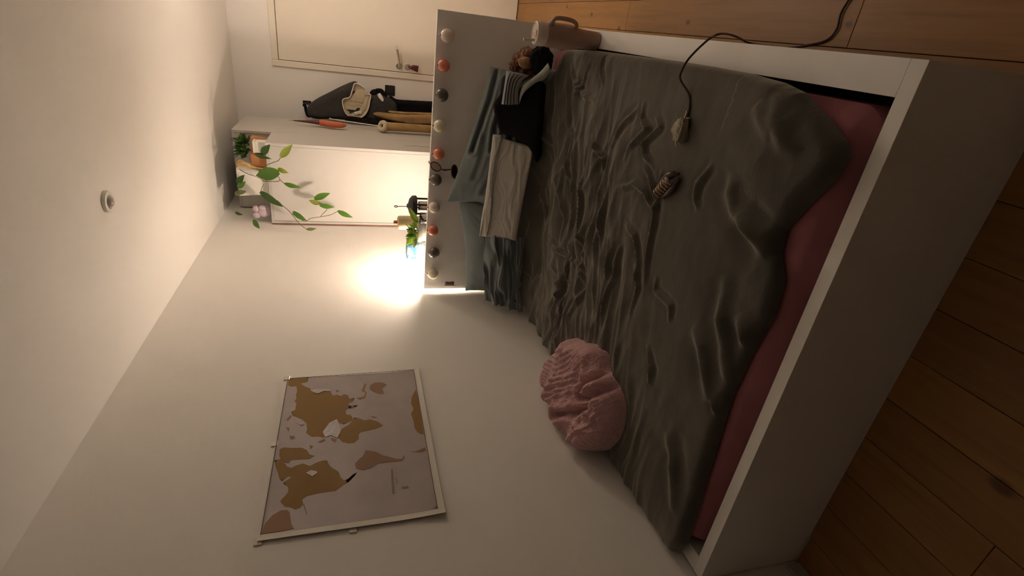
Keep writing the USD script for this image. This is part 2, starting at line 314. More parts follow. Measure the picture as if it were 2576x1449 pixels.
obj('key_tag', to3(inflate([(hx - .035, hz - .165), (hx + .02, hz - .17), (hx + .022, hz - .12), (hx + .002, hz - .085), (hx - .012, hz - .09)], .005, .012, .008, .004), *backplane(hy - .040)), 'darkred', ky, label='dark red tag hanging from the key')
sw = thing('light_switch', 'square black light switch on the back wall between the door and the hanging clothes', 'light switch', (.888, YB, 1.12))
sp = obj('switch_plate', box(.844, .932, YB - .009, YB + .001, 1.076, 1.164, .003), 'black', sw); obj('rocker', box(.860, .916, YB - .013, YB - .008, 1.092, 1.148, .002), 'black', sp)
# ceiling detector
sx_, sy_ = .70, -.50
dt = thing('smoke_detector', 'small round white detector with a grey dome on the ceiling', 'detector', (sx_, sy_, ZC))
db = obj('detector_base', lathe([(0, 0), (.043, 0), (.045, -.006), (.042, -.012), (.028, -.013), (.027, -.010), (0, -.010)], (sx_, sy_, ZC), 40), 'pot_white', dt, smooth=50)
obj('detector_dome', lathe([(.026, -.009), (.025, -.014), (.019, -.021), (.010, -.025), (0, -.026)], (sx_, sy_, ZC), 32), 'dome', db, smooth=60)

# ------------------------------------------------------------------ wardrobes
WX0, WX1, WY0, WY1, WZ = .010, .608, 1.116, 1.470, 2.038
w = thing('wardrobe', 'lower white wardrobe with a flush white front facing the bed and plants on its top', 'wardrobe', (.31, 1.29, 0))
obj('side_panel', box(WX1 - .020, WX1, WY0, WY1, 0, WZ, .0015), 'white_side_shaded', w); obj('side_panel', box(WX0 + .003, WX0 + .020, WY0, WY1, 0, WZ, .0015), 'white_side_shaded', w)
obj('top_panel', box(WX0 + .020, WX1 - .020, WY0 + .002, WY1, WZ - .020, WZ, .001), 'white_side_shaded', w); obj('bottom_panel', box(WX0 + .020, WX1 - .020, WY0 + .01, WY1, .05, .07), 'white_side_shaded', w)
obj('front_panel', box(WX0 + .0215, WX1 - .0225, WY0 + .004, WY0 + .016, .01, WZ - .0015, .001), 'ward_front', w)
obj('rear_panel', box(WX0 + .020, WX1 - .020, WY1 - .008, WY1 - .001, .01, WZ - .02), 'white_side_shaded', w)
obj('lit_edge_band', box(WX1 - .0205, WX1 + .0002, WY0 - .0012, WY0 - .0001, 0, WZ, .0003), 'ward_front', w)  # lighter band painted as light caught on the front edge
obj('gap_shade_strip', box(.001, WX0 + .003, WY0 + .004, WY0 + .03, 0, WZ - .002), 'gap_shade', w, label='dark reddish strip painted as shade in the gap at the wall')  # coloured as the shadow between wardrobe and wall
w2 = thing('wardrobe', 'taller white wardrobe standing behind the lower one and reaching almost to the ceiling', 'wardrobe', (.31, 1.77, 0))
TZ = 2.312
obj('side_panel', box(WX1 - .020, WX1, 1.475, 2.055, 0, TZ, .0015), 'white_side_shaded', w2); obj('side_panel', box(WX0, WX0 + .018, 1.475, 2.055, 0, TZ, .0015), 'white_side_shaded', w2)
obj('top_panel', box(WX0 + .018, WX1 - .020, 1.476, 2.055, TZ - .020, TZ, .001), 'white_side_shaded', w2); obj('rear_panel', box(WX0 + .018, WX1 - .020, 1.480, 1.488, .01, TZ - .02), 'white_side_shaded', w2)
obj('door_panel', box(WX0 + .019, WX1 - .021, 2.037, 2.053, .07, TZ - .003, .001), 'white', w2)
obj('paper_strip', box(WX1 + .0004, WX1 + .003, 1.30, 1.325, .78, 1.06), 'white_side_shaded', label='narrow pale strip on the lower wardrobe side near the headboard', cat='strip')

# ------------------------------------------------------------------ plants and things on the wardrobe
def pot(c, prof, material, parent, rim=True, name='pot'):
    return obj(name, lathe(prof, c, 40), material, parent, smooth=40)
tp = thing('trailing_plant', 'trailing vine with heart-shaped leaves hanging from a white pot on the wardrobe', 'potted plant', (.303, 1.255, WZ))
def squarepot(c, wb, wt, h, th=.008):
    k = 10; pts = []
    def ring(w_, z): 
        q = sg.box(-w_, -w_, w_, w_).buffer(-.025).buffer(.025, quad_segs=4); xy = np.array(q.exterior.coords)[:-1]; return np.column_stack([xy + c[:2], np.full(len(xy), c[2] + z)])
    R_ = [ring(wb * .96, 0), ring(wb, .004), ring(wt, h - .004), ring(wt - .002, h), ring(wt - th, h), ring(wt - th - .004, h * .8)]
    n = len(R_[0]); V = np.vstack(R_ + [[np.array([c[0], c[1], c[2]])], [np.array([c[0], c[1], c[2] + h * .8])]]); F = []
    for i in range(len(R_) - 1):
        for j in range(n): q = [i * n + j, i * n + (j + 1) % n, (i + 1) * n + (j + 1) % n, (i + 1) * n + j]; F += [[q[0], q[1], q[2]], [q[0], q[2], q[3]]]
    m = len(R_) * n
    for j in range(n): F += [[m, (j + 1) % n, j], [m + 1, (len(R_) - 1) * n + j, (len(R_) - 1) * n + (j + 1) % n]]
    return V, np.array(F)
obj('pot', squarepot(np.array([.303, 1.255, WZ]), .092, .105, .208), 'pot_white', tp, smooth=35)
obj('soil', lathe([(0, 0), (.09, 0)], (.303, 1.255, WZ + .192), 20), 'soil', tp)
STEMS = [[(0.4,1.17,2.233),(0.393,1.12,2.195),(0.394,1.06,2.152),(0.391,1.03,2.108)],
 [(0.341,1.09,2.072),(0.353,1.04,2.013),(0.369,1,1.96),(0.387,0.98,1.941),(0.41,0.98,1.95)],
 [(0.539,1,1.928),(0.513,1.01,1.946),(0.492,1.03,1.985),(0.463,1.06,2.032),(0.42,1.12,2.064),(0.362,1.2,2.137)],
 [(0.387,0.98,1.941),(0.371,0.98,1.925),(0.357,0.98,1.91)],
 [(0.25,1.1,2.081),(0.213,1.04,1.998),(0.22,1.02,1.974),(0.195,1,1.942),(0.164,0.99,1.906),(0.132,0.98,1.878),(0.093,0.97,1.85),(0.056,0.965,1.819),(0.028,0.96,1.783)],
 [(0.138,0.98,1.878),(0.109,0.97,1.833),(0.088,0.965,1.791),(0.112,0.96,1.756),(0.122,0.96,1.715),(0.131,0.955,1.674),(0.147,0.95,1.618),(0.176,0.95,1.562)],
 [(0.131,0.955,1.684),(0.157,0.96,1.662),(0.186,0.965,1.639),(0.22,0.97,1.665),(0.236,0.975,1.697),(0.257,0.98,1.721)],
 [(0.312,1.12,2.068),(0.294,1.1,2.077),(0.27,1.08,2.087)],
 [(0.391,1.03,2.11),(0.364,1.06,2.079),(0.345,1.08,2.049),(0.414,1,1.977),(0.443,0.98,1.948)]]
stems_ = []
for k, s in enumerate(STEMS): stems_.append(obj('stem', tube(s, .0022 if k < 7 else .0018, 6, 6), 'stem', tp))
LEAVES = [[(0.542,1,1.927),(0.638,0.97,1.845)], [(0.547,1.03,2.049),(0.622,1,1.991)], [(0.536,1.05,2.097),(0.527,0.99,1.99)], [(0.441,0.97,1.944),(0.394,1.03,2.105)], [(0.46,1,1.951),(0.438,0.98,1.884)], [(0.36,0.98,1.913),(0.342,0.96,1.811)], [(0.268,1.06,2.087),(0.18,1,1.94)],
          [(0.257,0.98,1.721),(0.306,0.97,1.613)], [(0.229,0.97,1.684),(0.237,0.99,1.763)], [(0.215,0.965,1.687),(0.205,0.95,1.586)], [(0.157,0.97,1.87),(0.096,0.95,1.781)], [(0.179,0.95,1.562),(0.136,0.93,1.459)], [(0.028,0.96,1.785),(0.039,0.95,1.716)], [(0.071,1.02,2.143),(0.009,1,2.109)], [(0.103,1.08,2.271),(0.091,1.06,2.22)],
          [(0.298,1.14,2.248),(0.37,1.12,2.192)], [(0.269,1.14,2.246),(0.321,1.12,2.189)], [(0.233,1.14,2.255),(0.248,1.12,2.191)], [(0.236,1.15,2.267),(0.21,1.13,2.238)]]
LS = [2, 2, 2, 8, 8, 3, 4, 6, 6, 6, 5, 5, 4, 4, 4, 0, 0, 0, 0]
LW = [.048, .050, .026, .090, .038, .036, .052, .046, .044, .036, .042, .038, .028, .042, .024, .044, .040, .036, .034]
LM = 'leaf_pale leaf_dark leaf_dark leaf leaf_pale leaf leaf_dark leaf leaf_pale leaf leaf leaf leaf_dusty leaf leaf_dark leaf_dark leaf leaf_dusty leaf_dusty'.split()
for k, ((b, t), w_, m_) in enumerate(zip(LEAVES, LW, LM)): obj('leaf', leaf(b, t, w_, bend=.12 + .06 * (k % 3), fold=.22, up=(-.15 + .12 * (k % 4), -.9, .2 + .1 * (k % 3))), m_, stems_[LS[k]], smooth=50)
bp = thing('bushy_plant', 'dense bushy green plant in a terracotta pot at the wardrobe top', 'potted plant', (.515, 1.36, WZ))
obj('pot', lathe([(0, 0), (.062, 0), (.066, .004), (.082, .100), (.084, .118), (.080, .120), (.075, .118), (.073, .10), (0, .10)], (.515, 1.36, WZ), 36), 'terracotta', bp, smooth=40)
rr = np.random.default_rng(5); fol = []
for k in range(150):
    th, ph = rr.uniform(0, 2 * np.pi), rr.uniform(.0, 1.5); d = np.array([math.cos(th) * math.sin(ph), math.sin(th) * math.sin(ph) * .7, math.cos(ph)])
    b = np.array([.512, 1.36, WZ + .150]) + d * np.array([.085, .07, .055]) * rr.uniform(.35, .95); t = b + (d + rr.normal(0, .35, 3)) * rr.uniform(.028, .048)
    t[2] = min(t[2], 2.295); fol.append(leaf(b, t, rr.uniform(.016, .028), up=rr.normal(0, 1, 3) + (0, -1.2, .6), n=5, bend=.2))
for k in range(3):
    obj('foliage', cat_(*fol[k::3]), ('leaf_dark', 'leaf_dark', 'leaf')[k], bp, kind='stuff', smooth=50)
for p_ in ([(.52, 1.33, 2.2), (.55, 1.30, 2.25), (.585, 1.28, 2.285)], [(.49, 1.33, 2.2), (.47, 1.30, 2.24), (.45, 1.28, 2.27)]): obj('stem', tube(p_, .002, 6, 5), 'leaf_dark', bp)
bk = thing('basket_handle_bag', 'small brown box with a tan looped handle beside the white pot on the wardrobe', 'box', (.46, 1.2, WZ))
obj('box_body', box(.418, .508, 1.165, 1.245, WZ, WZ + .110, .006), 'terracotta', bk)
obj('loop_handle', tube([(0.409,1.16,2.065),(0.418,1.155,2.126),(0.437,1.15,2.169),(0.461,1.15,2.208),(0.451,1.15,2.226),(0.431,1.15,2.229),(0.426,1.155,2.202),(0.421,1.16,2.165)], [.006, .008, .010, .009, .009, .010, .008, .006], 10, 6), 'straw_tan', bk)
cb = thing('white_carton', 'small plain white carton at the right front corner of the wardrobe top', 'carton', (.575, 1.20, WZ))
obj('carton_body', box(.520, .600, 1.165, 1.235, WZ, WZ + .072, .003), 'pot_white', cb); obj('carton_lid', box(.518, .602, 1.163, 1.237, WZ + .0725, WZ + .088, .003), 'pot_white', cb)
lf = thing('lilac_figurine', 'small lilac rounded plush figure at the left end of the wardrobe top', 'figurine', (.075, 1.19, WZ))
obj('body', ball((.078, 1.19, WZ + .052), (.046, .042, .053), 3, .10, 3, 2.), 'lilac', lf, smooth=60)
for q in ((.052, 1.175, WZ + .108), (.100, 1.18, WZ + .108)): obj('ear', ball(q, (.026, .022, .026), 2, .1, 4, 2.), 'lilac', lf, smooth=60)
obj('cheek', ball((.112, 1.165, WZ + .062), (.020, .020, .028), 2, .1, 5, 2.), 'lilac', lf, smooth=60)

# ------------------------------------------------------------------ clothes and things hanging behind the wardrobe's side
def hang(poly, y, T, material, name, parent, r=.02, step=.008, Tb=.02, extra=None, rnd=True):
    return obj(name, to3(inflate(rounded(poly) if rnd else poly, T, r, step, Tb, extra), *backplane(y)), material, parent, smooth=60)
tb = thing('tote_bag', 'large charcoal tote bag hanging on the back wall with its cream lining showing', 'bag', (.78, 2.16, 1.2))
obj('bag_body', to3(inflate(rounded([(0.727,1.807),(0.786,1.733),(0.844,1.634),(0.906,1.528),(0.951,1.425),(0.918,1.392),(0.869,1.352),(0.85,1.268),(0.869,1.206),(0.83,1.113),(0.773,1.059),(0.662,1.057),(0.592,1.144),(0.622,1.302),(0.623,1.474),(0.617,1.642),(0.608,1.758),(0.63,1.819),(0.679,1.829)]), .05, .05, .010, .025, lambda P: .012 * ridged(P * [9, 4], 3)), *backplane(2.15)), 'charcoal', tb, smooth=60)
LIN = [(0.942,1.425),(0.884,1.449),(0.827,1.47),(0.809,1.516),(0.792,1.53),(0.752,1.528),(0.7,1.512),(0.665,1.48),(0.648,1.433),(0.659,1.385),(0.689,1.344),(0.743,1.316),(0.804,1.303),(0.862,1.296),(0.862,1.333),(0.901,1.336),(0.93,1.376)]
ln_ = obj('lining', to3(inflate(rounded(LIN), -.030, .030, .006, .050, lambda P: .016 * ridged(P * [14, 9], 8)), *backplane(2.070)), 'cream', tb, smooth=60, label='cream lining inside the open pocket')
rim = np.array([(x, 2.069, z) for x, z in rounded(LIN)])
obj('inner_flap', to3(inflate(rounded([(0.854,1.44),(0.89,1.409),(0.902,1.343),(0.831,1.333),(0.779,1.357),(0.781,1.411),(0.795,1.477)]), .006, .015, .007, .004, lambda P: .006 * ridged(P * 20, 9)), *backplane(2.092)), 'cream', ln_, smooth=60)
obj('inner_flap', to3(inflate(rounded([(0.857,1.3),(0.8,1.313),(0.745,1.327),(0.687,1.378),(0.705,1.398),(0.772,1.361),(0.845,1.333)]), .006, .012, .007, .004), *backplane(2.084)), 'cream', ln_, smooth=60)
obj('rim', tube(np.vstack([rim, rim[:1]]), .0045, 8, 1), 'paper', tb)
obj('care_label', to3(inflate([(0.702,1.442),(0.724,1.375),(0.694,1.368),(0.679,1.429)], .002, .004, .006, .001), *backplane(2.076)), 'paper', ln_)
obj('hanging_strap', tube([(0.713,2.2,1.858),(0.698,2.19,1.845),(0.66,2.18,1.84),(0.625,2.16,1.821),(0.639,2.14,1.773)], [.014, .013, .012, .012, .012], 10, 5), 'black_cloth', tb)
hk = thing('coat_hook', 'small black wall hook at the top corner of the tote bag', 'hook', (.722, YB, 1.85))
obj('hook_plate', box(.706, .738, YB - .008, YB, 1.80, 1.87, .003), 'black', hk); obj('hook_arm', tube([(.722, YB - .006, 1.83), (.722, 2.215, 1.815), (.722, 2.200, 1.835), (.722, 2.195, 1.86)], .006, 8, 5), 'black', hk)
bg = thing('black_jacket', 'long black jacket hanging below the tote bag on the back wall', 'jacket', (.76, 2.2, .8))
hang([(0.849,1.301),(0.893,1.249),(0.858,1.191),(0.835,1.145),(0.845,1.11),(0.822,1.057),(0.824,0.915),(0.832,0.697),(0.843,0.397),(0.596,0.376),(0.566,0.682),(0.558,0.905),(0.551,1.106),(0.599,1.231),(0.707,1.284)], 2.228, .030, 'black_cloth', 'jacket_body', bg, .04, .014, .02, lambda P: .018 * ridged(P * [16, 3], 5))
obj('collar', tube([(0.895,2.16,1.246),(0.893,2.15,1.206),(0.87,2.14,1.178),(0.838,2.14,1.157)], [.012, .018, .018, .012], 10, 5), 'black_cloth', bg)
wl = obj('white_strap', tube([(0.869,2.12,1.224),(0.838,2.11,1.207),(0.806,2.11,1.186),(0.765,2.12,1.171)], [.016, .020, .020, .014], 12, 5), 'paper', label='short white strap looped over the black jacket collar', cat='strap')
tc = thing('tan_coat', 'tan coat with a long sleeve hanging between the black jacket and the wardrobe', 'coat', (.68, 2.08, .8))
hang([(0.702,1.276),(0.722,1.235),(0.721,1.114),(0.721,0.991),(0.74,0.704),(0.756,0.408),(0.678,0.401),(0.652,0.699),(0.635,0.917),(0.644,1.042),(0.658,1.131),(0.678,1.235)], 2.065, .030, 'tan', 'sleeve', tc, .025, .010, .02, lambda P: .010 * ridged(P * [24, 5], 6))
hang([(0.738,1.148),(0.74,0.991),(0.753,0.703),(0.769,0.407),(0.748,0.405),(0.728,0.702),(0.716,0.99),(0.716,1.113)], 2.085, .015, 'tan', 'coat_edge', tc, .012, .008, .01)
rl = thing('rolled_mat', 'rolled tan mat with a round cream end standing beside the wardrobe side', 'rolled mat', (.66, 1.8, .7))
RC = np.array((0.662,1.749,1.209)); RB = np.array((.662, RC[1] + .03, .55))
obj('roll_body', tube([RC + (0, .0, -.015), (RC + RB) / 2, RB], [.036, .033, .034], 20, 6), 'tan', rl, smooth=60)
rax = np.array((.30, -.62, .72)); rax /= np.linalg.norm(rax)
obj('roll_end', lathe([(.014, -.02), (.014, .007), (.020, .015), (.034, .016), (.045, .009), (.050, -.004), (.047, -.024), (.036, -.034)], RC, 32, rax), 'cream', rl, smooth=60)
obj('roll_hole_shade', lathe([(0, -.008), (.0135, -.008)], RC, 20, rax), 'dark_gap', rl)  # dark disc painted as the shade inside the roll
um = thing('folded_umbrella', 'short folded umbrella with an orange sleeve hanging against the wardrobe side', 'umbrella', (.65, 1.82, 1.5))
UA = [np.array(p) for p in [(0.645,1.799,1.911),(0.645,1.795,1.713),(0.645,1.799,1.704),(0.645,1.751,1.609),(0.645,1.749,1.529),(0.645,1.743,1.5)]]
obj('orange_sleeve', tube([UA[2], UA[3], UA[4], UA[5]], [.024, .026, .021, .006], 16, 6), 'orange', um); obj('dark_cover', tube([UA[0], (UA[0] + UA[1]) / 2, UA[1], UA[2]], [.004, .010, .020, .020], 12, 5), 'darkred', um); obj('ferrule', tube([UA[0] + (0, 0, .03), UA[0]], .003, 8, 1), 'metal', um)
obj('snap_button', ball(UA[1] + (.012, -.02, .012), .004, 2), 'metal', um)
st = thing('metal_rod', 'thin grey metal rod leaning between the umbrella and the tote bag', 'rod', (.66, 1.95, 1.4))
RD = [(0.655,1.936,1.631),(0.655,1.767,1.215)]
obj('rod', tube(RD, .0045, 8, 1), 'metal', st); obj('rod_cap', ball(RD[0], (.008, .008, .012), 2), 'cream', st)
ds = thing('dark_duffel', 'dark sagging cover hanging under the umbrella along the wardrobe side', 'bag', (.64, 1.9, 1.2))
hang([(x + .03, z) for x, z in [(0.642,1.499),(0.643,1.407),(0.629,1.272),(0.611,1.153),(0.615,0.996),(0.622,0.71),(0.628,0.414),(0.607,0.413),(0.597,0.709),(0.584,0.995),(0.579,1.204),(0.588,1.407),(0.598,1.507)]], 2.02, .02, 'black_cloth', 'cover', ds, .02, .010, .012)

# ------------------------------------------------------------------ bed
bed = thing('bed_frame', 'white bed with a tall plain headboard, broad side rails and a low footboard', 'bed', (.79, -1, 0))
HX0, HX1, HZ = .020, 1.560, 1.040
obj('headboard', box(HX0, HX1, 0, .030, .0, HZ, .0015), 'white', bed)
obj('side_rail', box(1.485, 1.558, -2.0, -.0005, .12, .391, .0006), 'white', bed); obj('side_rail', box(.006, .069, -2.0, -.0005, .12, .391, .0006), 'white', bed)
obj('footboard', box(.006, 1.558, -2.038, -2.0001, 0, .391, .0006), 'white', bed)
obj('leg', box(.012, .13, -2.0435, -2.038, .0, .012, .001), 'white_side_shaded', bed)
obj('slat_base', box(.069, 1.485, -1.99, -.01, .17, .20), 'dark_gap', bed)
ms = thing('mattress', 'mattress in a dusty pink fitted sheet inside the white bed frame', 'mattress', (.77, -1, .2))
mp = sg.box(.076, -1.985, 1.462, -.006).buffer(-.07).buffer(.07, quad_segs=8)
def sheet_extra(P): return .006 * (meshkit.fbm(np.column_stack([P * 5, np.zeros(len(P))]), 3, 4) - .5)
V, F = inflate(np.array(mp.exterior.coords)[:-1], .05, .05, .025, .0, sheet_extra); V[:, 2] += .362
obj('fitted_sheet', to3((V, F), (0, 0, 0), (1, 0, 0), (0, 1, 0), (0, 0, 1)), 'pink_sheet', ms, smooth=60)
side = np.array(mp.exterior.coords)[:-1]; n_ = len(side)
SV = np.vstack([np.column_stack([side, np.full(n_, .2)]), np.column_stack([side, np.full(n_, .3625)])]); SF = []
for i in range(n_): j = (i + 1) % n_; SF += [[i, j, n_ + j], [i, n_ + j, n_ + i]]
obj('sheet_side', (SV, np.array(SF)), 'pink_sheet', ms, smooth=50)

# ------------------------------------------------------------------ duvet
OUT = [(.060, -.22), (.09, -.25), (.13, -.28), (.20, -.30), (.33, -.27), (.46, -.22), (.62, -.21), (.80, -.20), (.97, -.17), (1.10, -.19), (1.22, -.23), (1.33, -.27), (1.42, -.285), (1.466, -.32),
       (1.478, -.6), (1.484, -1.0), (1.488, -1.25), (1.488, -1.44), (1.486, -1.60), (1.478, -1.73), (1.465, -1.80), (1.425, -1.89), (1.385, -1.965), (1.355, -1.985), (1.31, -1.975), (1.24, -1.935), (1.157, -1.895), (1.10, -1.905), (1.04, -1.945), (.95, -1.955), (.81, -1.935), (.66, -1.925), (.40, -1.945), (.20, -1.962), (.10, -1.972), (.03, -1.955), (.004, -1.90), (.004, -1.5), (.004, -1.0), (.010, -.80), (.030, -.62), (.058, -.42)]
OUT = np.array(OUT); OUT = np.vstack([rounded(OUT[:36]), OUT[36:]]) if False else OUT
RIDGES = [[(1.187,-0.288),(1.128,-0.329),(1.075,-0.314),(1.039,-0.384),(1.022,-0.456)],
 [(1.207,-0.511),(1.147,-0.517),(1.114,-0.589),(1.044,-0.588),(0.961,-0.605),(0.869,-0.682),(0.795,-0.706)],
 [(1.227,0.036),(1.116,0.05),(0.998,-0.021),(0.903,-0.178),(0.858,-0.289),(0.761,-0.274)],
 [(1.16,-0.22),(1.086,-0.282),(1.052,-0.365),(1.018,-0.438)],
 [(1.161,-0.818),(1.118,-0.874),(1.092,-0.939),(1.021,-0.938)],
 [(1.142,-0.981),(1.213,-1.01),(1.264,-1.045),(1.315,-1.104)],
 [(1.112,-0.785),(0.985,-0.807),(0.846,-0.853),(0.738,-0.884),(0.651,-0.966)],
 [(0.92,-0.577),(0.841,-0.591),(0.744,-0.684),(0.626,-0.716)],
 [(1.349,-1.14),(1.289,-1.156),(1.264,-1.207),(1.217,-1.151),(1.173,-1.118),(1.122,-1.114)],
 [(1.313,-1.232),(1.284,-1.281),(1.217,-1.204),(1.176,-1.231),(1.149,-1.311)],
 [(1.015,-1.106),(1.072,-1.208),(1.067,-1.277),(1.036,-1.33),(1.025,-1.372)],
 [(1.153,-1.235),(1.12,-1.289),(1.074,-1.336),(1.025,-1.372),(0.97,-1.387),(0.852,-1.407),(0.772,-1.433)],
 [(1.163,-1.363),(1.094,-1.362),(1.025,-1.372)],
 [(1.01,-1.045),(0.924,-1.037),(0.839,-1.043),(0.751,-1.103)],
 [(0.917,-1.213),(0.9,-1.291),(0.827,-1.354),(0.745,-1.38)],
 [(0.838,-1.221),(0.768,-1.224),(0.679,-1.252)],
 [(0.841,-1.142),(0.784,-1.178),(0.684,-1.202)],
 [(1.246,-1.603),(1.175,-1.56),(1.129,-1.564),(1.1,-1.587)],
 [(1.247,-1.712),(1.191,-1.71),(1.154,-1.743),(1.134,-1.817),(1.131,-1.879),(1.107,-1.928),(1.081,-1.959)],
 [(1.155,-1.772),(1.11,-1.85),(1.083,-1.896)],
 [(1.448,-1.752),(1.383,-1.826),(1.359,-1.86),(1.347,-1.909)],
 [(1.415,-1.712),(1.386,-1.758),(1.364,-1.812)],
 [(0.936,-0.31),(0.768,-0.36),(0.616,-0.46),(0.484,-0.492)],
 [(0.621,-0.593),(0.59,-0.733),(0.615,-0.943),(0.571,-1.024)],
 [(0.432,-0.198),(0.31,-0.219),(0.288,-0.4)],
 [(1.481,-0.718),(1.418,-0.731),(1.359,-0.794)],
 [(1.44,-0.609),(1.356,-0.59),(1.283,-0.52)],
 [(1.418,-0.411),(1.343,-0.469),(1.29,-0.622),(1.288,-0.757)]] + \
 [[(0.833,-1.483),(0.78,-1.493),(0.778,-1.596),(0.722,-1.61)],
 [(0.983,-1.779),(0.934,-1.813),(0.861,-1.818),(0.795,-1.872),(0.714,-1.901)],
 [(0.782,-1.723),(0.741,-1.791),(0.673,-1.836),(0.611,-1.888)],
 [(0.591,-1.539),(0.539,-1.595),(0.476,-1.61)],
 [(0.402,-1.766),(0.343,-1.823),(0.253,-1.874),(0.171,-1.907)],
 [(0.908,-1.874),(0.86,-1.917),(0.832,-1.976)],
 [(0.811,-1.331),(0.74,-1.4),(0.625,-1.403)],
 [(0.747,-1.232),(0.623,-1.231),(0.487,-1.254)],
 [(0.598,-0.913),(0.542,-1.018),(0.343,-0.922)],
 [(0.484,-0.67),(0.438,-0.818),(0.277,-0.699)],
 [(0.629,-1.89),(0.595,-1.934)]]
SOFT = {18, 19, 20, 21, 29, 30, 32, 33}
def taper(P, line):
    """distance to a polyline and the position along it from 0 to 1"""
    P = np.asarray(P); L_ = np.asarray(line, float); seg = np.linalg.norm(np.diff(L_, axis=0), axis=1); cum = np.concatenate([[0], np.cumsum(seg)]); best = np.full(len(P), 1e9); pos = np.zeros(len(P))
    for i, (a, b) in enumerate(zip(L_[:-1], L_[1:])):
        ab = b - a; t = np.clip(((P - a) @ ab) / (ab @ ab + 1e-12), 0, 1); d = np.linalg.norm(P - a - t[:, None] * ab, axis=1); m = d < best; best[m] = d[m]; pos[m] = (cum[i] + t[m] * seg[i]) / cum[-1]
    return best, pos
def n2(P, f, seed): return meshkit.fbm(np.column_stack([np.asarray(P) * f, np.full(len(P), seed * 1.7)]), 3, seed) - .5
def duvet_extra(P):
    x, y = P[:, 0], P[:, 1]
    w1, w2, w3 = n2(P, 2.6, 21), n2(P, 5.5, 22), n2(P, 12., 23)
    h = .020 * np.exp(-((y + .33 + .16 * w1) / .08) ** 2)
    calm = 1 / (1 + np.exp(((x - 1.10) * 6 + (-1.02 - y) * 7)))            # smooth towards the right foot corner, creased elsewhere
    right = 1 / (1 + np.exp((x - 1.30) * 14)) * .6 + .4
    far = np.clip((y + 2.0) / .8, .25, 1)
    k = calm * far * right
    w0 = n2(P, 1.1, 27)
    for ang, fl_, fa, amp, thr, sd in ((4, 1.5, 8.5, .026, .40, 131), (-10, 2.0, 15., .022, .42, 137), (10, 2.6, 21., .016, .40, 141), (-30, 2.4, 12., .013, .52, 149), (2, 4.0, 34., .0075, .40, 151)):
        ca, sa = math.cos(math.radians(ang)), math.sin(math.radians(ang)); u_, v_ = x * ca + y * sa, -x * sa + y * ca
        r1 = 1 - np.abs(2 * meshkit.noise(np.column_stack([u_ * fl_ + w1 * 1.0, v_ * fa + w0 * fa * .45 + w1 * fa * .16 + w2 * .5, np.full(len(P), .5)]), sd) - 1)
        h = h + amp * k * np.clip((r1 - thr) / (1 - thr), 0, 1) ** 1.35
    q = np.column_stack([x * 9 + w2 * 3, y * 17 + w1 * 6]); h = h + .0045 * k * ridged(q, 41, 2) + .004 * ridged(q * .45, 43, 2)
    h = h + .020 * n2(P, 2.3, 51) + .016 * calm * ridged(np.column_stack([x * 4 + w1 * 2, y * 6 + w0 * 3]), 57, 1) + .010 * n2(P * [1, 1.6], 7., 58)
    crum = np.exp(-(((x - 1.17) / .10) ** 2 + ((y + .43) / .10) ** 2)); h = h + .016 * crum * ridged(P * 24 + np.column_stack([w2, w1]) * 4, 55, 2)
    for i, l in enumerate(RIDGES):
        d, t = taper(P + np.column_stack([w2, w3]) * .022, l); s, a = (.022, .022) if i in SOFT else (.0085, .016); env = np.clip(np.sin(np.pi * np.clip(t, 0, 1)), 0, 1) ** .6 * (.75 + .8 * w3)
        h = h + env * (a * np.exp(-(d / s) ** 2) - a * .45 * np.exp(-((d - 2.2 * s) / (1.3 * s)) ** 2))
    h = h + .032 * np.exp(-(((x - 1.33) / .13) ** 2 + ((y + 1.80) / .16) ** 2))        # bunched up at the right foot corner
    h = h - .024 * k - .010 * np.clip((x - 1.30) / .18, 0, 1) * (y > -1.6) - .008 * np.exp(-(x / .06) ** 2)
    return h
def duvet_base(P):
    t = np.clip((P[:, 1] + .37) / .15, 0, 1) * np.clip((1.42 - P[:, 0]) / .12, 0, 1); return .4205 + .095 * t * t * (3 - 2 * t)      # its head end lies over the feet of the pillows
V, F = inflate(OUT, .036, .030, .0062, .0, duvet_extra, duvet_base)
_fine = cKDTree(dense(OUT, .004))
def duvet_top(P):
    P = np.atleast_2d(P)[:, :2]; d, _ = _fine.query(P); return duvet_base(P) + np.sqrt(np.clip(1 - (1 - np.minimum(d / .030, 1)) ** 2, 0, 1)) * (.036 + duvet_extra(P))
def rest(p, dz=0.): return np.array([p[0], p[1], float(duvet_top(p)[0]) + dz])
obj('duvet', (V, F), 'duvet', label='crumpled dark grey-brown velvety duvet spread over the bed', cat='duvet', smooth=True)

